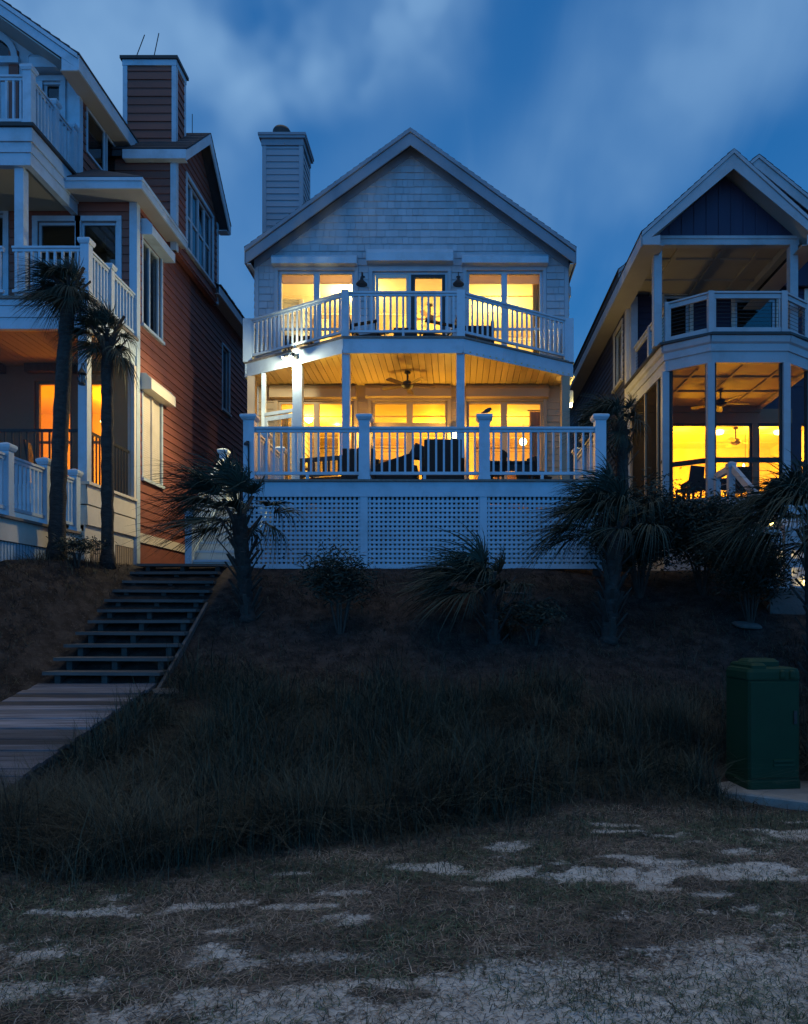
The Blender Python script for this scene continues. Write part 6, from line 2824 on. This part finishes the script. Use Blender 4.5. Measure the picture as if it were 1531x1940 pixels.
shrub('shrub', 'loose windblown shrub on the slope below the middle lattice panel', -1.62, 10.3, .46, 1.05, 3600, 21, 9, -.22)
shrub('shrub', 'dense dark shrub left in the hedge under the navy porch', 2.95, 11.9, .72, 1.40, 17000, 22, 22, -.08, (.05, .12), .026, 'dark shrubs under the navy porch')
shrub('shrub', 'dense dark shrub right in the hedge under the navy porch', 4.0, 12.0, .75, 1.35, 17000, 23, 22, -.05, (.05, .12), .026, 'dark shrubs under the navy porch')
shrub('shrub', 'small low shrub at the foot of the windswept palm', 1.05, 10.05, .42, .55, 1600, 24, 7, -.2)
shrub('shrub', 'low green weed between the two palm trunks and the red brown house', -5.75, 11.2, .34, .38, 700, 25, 6, -.1)
shrub('shrub', 'dark shrub at the left foot of the white steps', 4.45, 11.2, .55, 1.15, 9000, 26, 14, -.1, (.05, .12), .024)

# ================================================================== GRASSES
def clump(label, x, y, r, n, H, seed, lean=.75, wind=.35):
    """a tangled tussock made of several tufts leaning their own way"""
    g = np.random.default_rng(seed)
    k = 9
    ta, tr = g.uniform(0, 6.28, k), r * np.sqrt(g.uniform(0, 1, k))
    tx, ty, th, thd = x + tr * np.cos(ta), y + tr * np.sin(ta) * .7, g.uniform(.55, 1.1, k), g.uniform(0, 6.28, k)
    i = g.integers(0, k, n)
    bx, by = tx[i] + g.normal(0, r * .22, n), ty[i] + g.normal(0, r * .18, n)
    hd = np.where(g.random(n) < wind, math.pi + g.normal(0, .6, n), thd[i] + g.normal(0, 1.3, n))
    V = blades(bx, by, ground_h(bx, by) - .02, hd, H * th[i] * g.uniform(.35, 1.1, n), g.uniform(.0028, .0062, n), lean * g.uniform(.25, 1.5, n), 6)
    o = quad_strips('grass_clump', V, 'dune', label=label, cat='grass clump')
    o['group'] = 'big dune grass clumps at the front of the slope'


clump('largest dune grass clump at the left edge of the sandy lawn', -2.35, 5.0, .60, 5200, .74, 41, .95)
clump('dune grass clump at the far left below the boardwalk', -3.25, 5.2, .5, 3000, .70, 42, .9)
clump('rounded dune grass clump in the middle of the front edge', -1.10, 5.35, .32, 3000, .60, 43, .95)
clump('tall brushy grass clump left of the utility cabinet', 2.0, 7.9, .5, 2600, .80, 44, .5)
clump('brushy grass clump close behind the utility cabinet', 2.75, 7.9, .5, 2000, .74, 45, .5)


def scatter(n, x0, x1, y0, y1, dens):
    x, y = rng.uniform(x0, x1, n), rng.uniform(y0, y1, n)
    p = dens(x, y)
    k = rng.random(n) < p
    return x[k], y[k]


wide = lambda x, y: (np.abs(x - .0) < y * .66 + .6)
off_walk = lambda x, y: ~((x > -5.2) & (x < -3.5) & (y > 4.5) & (y < 12.4))
off_pad = lambda x, y: ((x - 2.93) ** 2 + (y - 6.95) ** 2) > .38

# dune vegetation band: ragged tufts of very different height with bare soil between
def d_dune(x, y):
    e = edge(x)
    f = fbm(x, y, .8, 51, 3)
    tuft = sm(.40, .58, fbm(x, y, 2.3, 53, 3))
    return sm(e - .05, e + .5, y) * (1 - .82 * sm(7.6, 9.6, y + (f - .5) * 2.4)) * (.5 + .5 * tuft) * off_walk(x, y) * off_pad(x, y) * wide(x, y)


x, y = scatter(330000, -6.5, 6.5, 4.0, 12, d_dune)
n = len(x)
hh = (.14 + .36 * sm(.40, .68, fbm(x, y, 1.3, 61, 3)) * (1 - .6 * sm(7, 9, y))) * rng.uniform(.35, 1.35, n)
hd = np.where(rng.random(n) < .5, rng.uniform(0, 6.28, n), math.pi + rng.normal(0, .8, n) + 2.5 * (fbm(x, y, 1.1, 63, 2) - .5))
V = blades(x, y, ground_h(x, y) - .015, hd, hh, rng.uniform(.0035, .008, n), rng.uniform(.3, 2.4, n), 4)
quad_strips('dune_grass', V, 'dune', kind='stuff', label='dense dry dune grass covering the foot of the slope', cat='grass')

# dark woody scrub through the band, thickest towards the cabinet
def d_scrub(x, y):
    e = edge(x)
    f = fbm(x, y, 1.5, 55, 3) + .10 * np.exp(-((x - 1.8) / 1.3) ** 2)
    return sm(e + .15, e + .7, y) * (1 - sm(7.8, 9.6, y)) * sm(.44, .62, f) * off_walk(x, y) * off_pad(x, y) * wide(x, y)


x, y = scatter(150000, -5, 5, 4.2, 10, d_scrub)
n = len(x)
hh = (.10 + .50 * sm(.42, .68, fbm(x, y, 1.5, 55, 3) + .06)) * rng.uniform(.3, 1.2, n)
V = blades(x, y, ground_h(x, y) - .015, rng.uniform(0, 6.28, n), hh, rng.uniform(.004, .011, n), rng.uniform(.1, 1.6, n), 4)
quad_strips('low_scrub', V, 'scrub', kind='stuff', label='dark tangled low scrub on the lower slope', cat='scrub')

# straw and sparse stalks over the slope
x, y = scatter(90000, -8.5, 8.5, 6.5, 13.2, lambda x, y: sm(6.6, 8.8, y) * (.35 + .65 * sm(.38, .6, fbm(x, y, 1.3, 71, 3))) * off_walk(x, y) * wide(x, y))
n = len(x)
V = blades(x, y, ground_h(x, y) - .004, rng.uniform(0, 6.28, n), rng.uniform(.02, .09, n), rng.uniform(.004, .008, n), rng.uniform(.9, 2.6, n), 2)
quad_strips('pine_straw', V, 'straw', kind='stuff', label='brown pine straw and litter strewn over the slope', cat='litter')

# lawn: green sprigs and brown thatch, with bare sand patches left between
def d_turf(x, y):
    return sm(.28, -.12, y - edge(x)) * (1 - .90 * bare(x, y)) * off_pad(x, y) * wide(x, y)


def d_thin(x, y):
    return (.28 + .72 * sm(4.2, 3.3, y)) * bare(x, y) * (.85 + .5 * (fbm(x, y * 2, 3.0, 93, 3) - .5))


x, y = scatter(330000, -3.6, 4.4, 2.3, 6.8, lambda x, y: np.maximum(d_turf(x, y), d_thin(x, y)) * (.22 + .78 * sm(.42, .62, fbm(x, y * 1.5, 1.5, 95, 3))) * .6)
n = len(x)
V = blades(x, y, ground_h(x, y) - .004, rng.uniform(0, 6.28, n), rng.uniform(.012, .060, n), rng.uniform(.003, .006, n), rng.uniform(.3, 2.6, n), 2, .15)
quad_strips('lawn_grass', V, 'lawn', kind='stuff', label='short sparse green grass growing in the sand', cat='grass')
x, y = scatter(300000, -3.8, 4.8, 2.3, 7.2, lambda x, y: np.maximum(d_turf(x, y), d_thin(x, y) * .7) * (.35 + .65 * sm(.62, .42, fbm(x, y * 1.5, 1.5, 95, 3))) * .8)
n = len(x)
V = blades(x, y, ground_h(x, y) - .004, rng.uniform(0, 6.28, n), rng.uniform(.010, .052, n), rng.uniform(.0028, .006, n), rng.uniform(.8, 3.2, n), 2, .2)
quad_strips('dry_thatch', V, 'thatch', kind='stuff', label='brown dead thatch matted over the sandy lawn', cat='grass')
# scattered taller weeds along the lawn edge
x, y = scatter(9000, -3.6, 4.6, 4.0, 7.2, lambda x, y: np.exp(-((y - edge(x) + .1) / .45) ** 2) * sm(.42, .62, fbm(x, y, 2.4, 99, 2)) * off_pad(x, y))
n = len(x)
V = blades(x, y, ground_h(x, y) - .006, rng.uniform(0, 6.28, n), rng.uniform(.05, .22, n), rng.uniform(.003, .006, n), rng.uniform(.2, 1.2, n), 3)
quad_strips('edge_weeds', V, 'dune', kind='stuff', label='thin weeds along the edge of the sandy lawn', cat='grass')
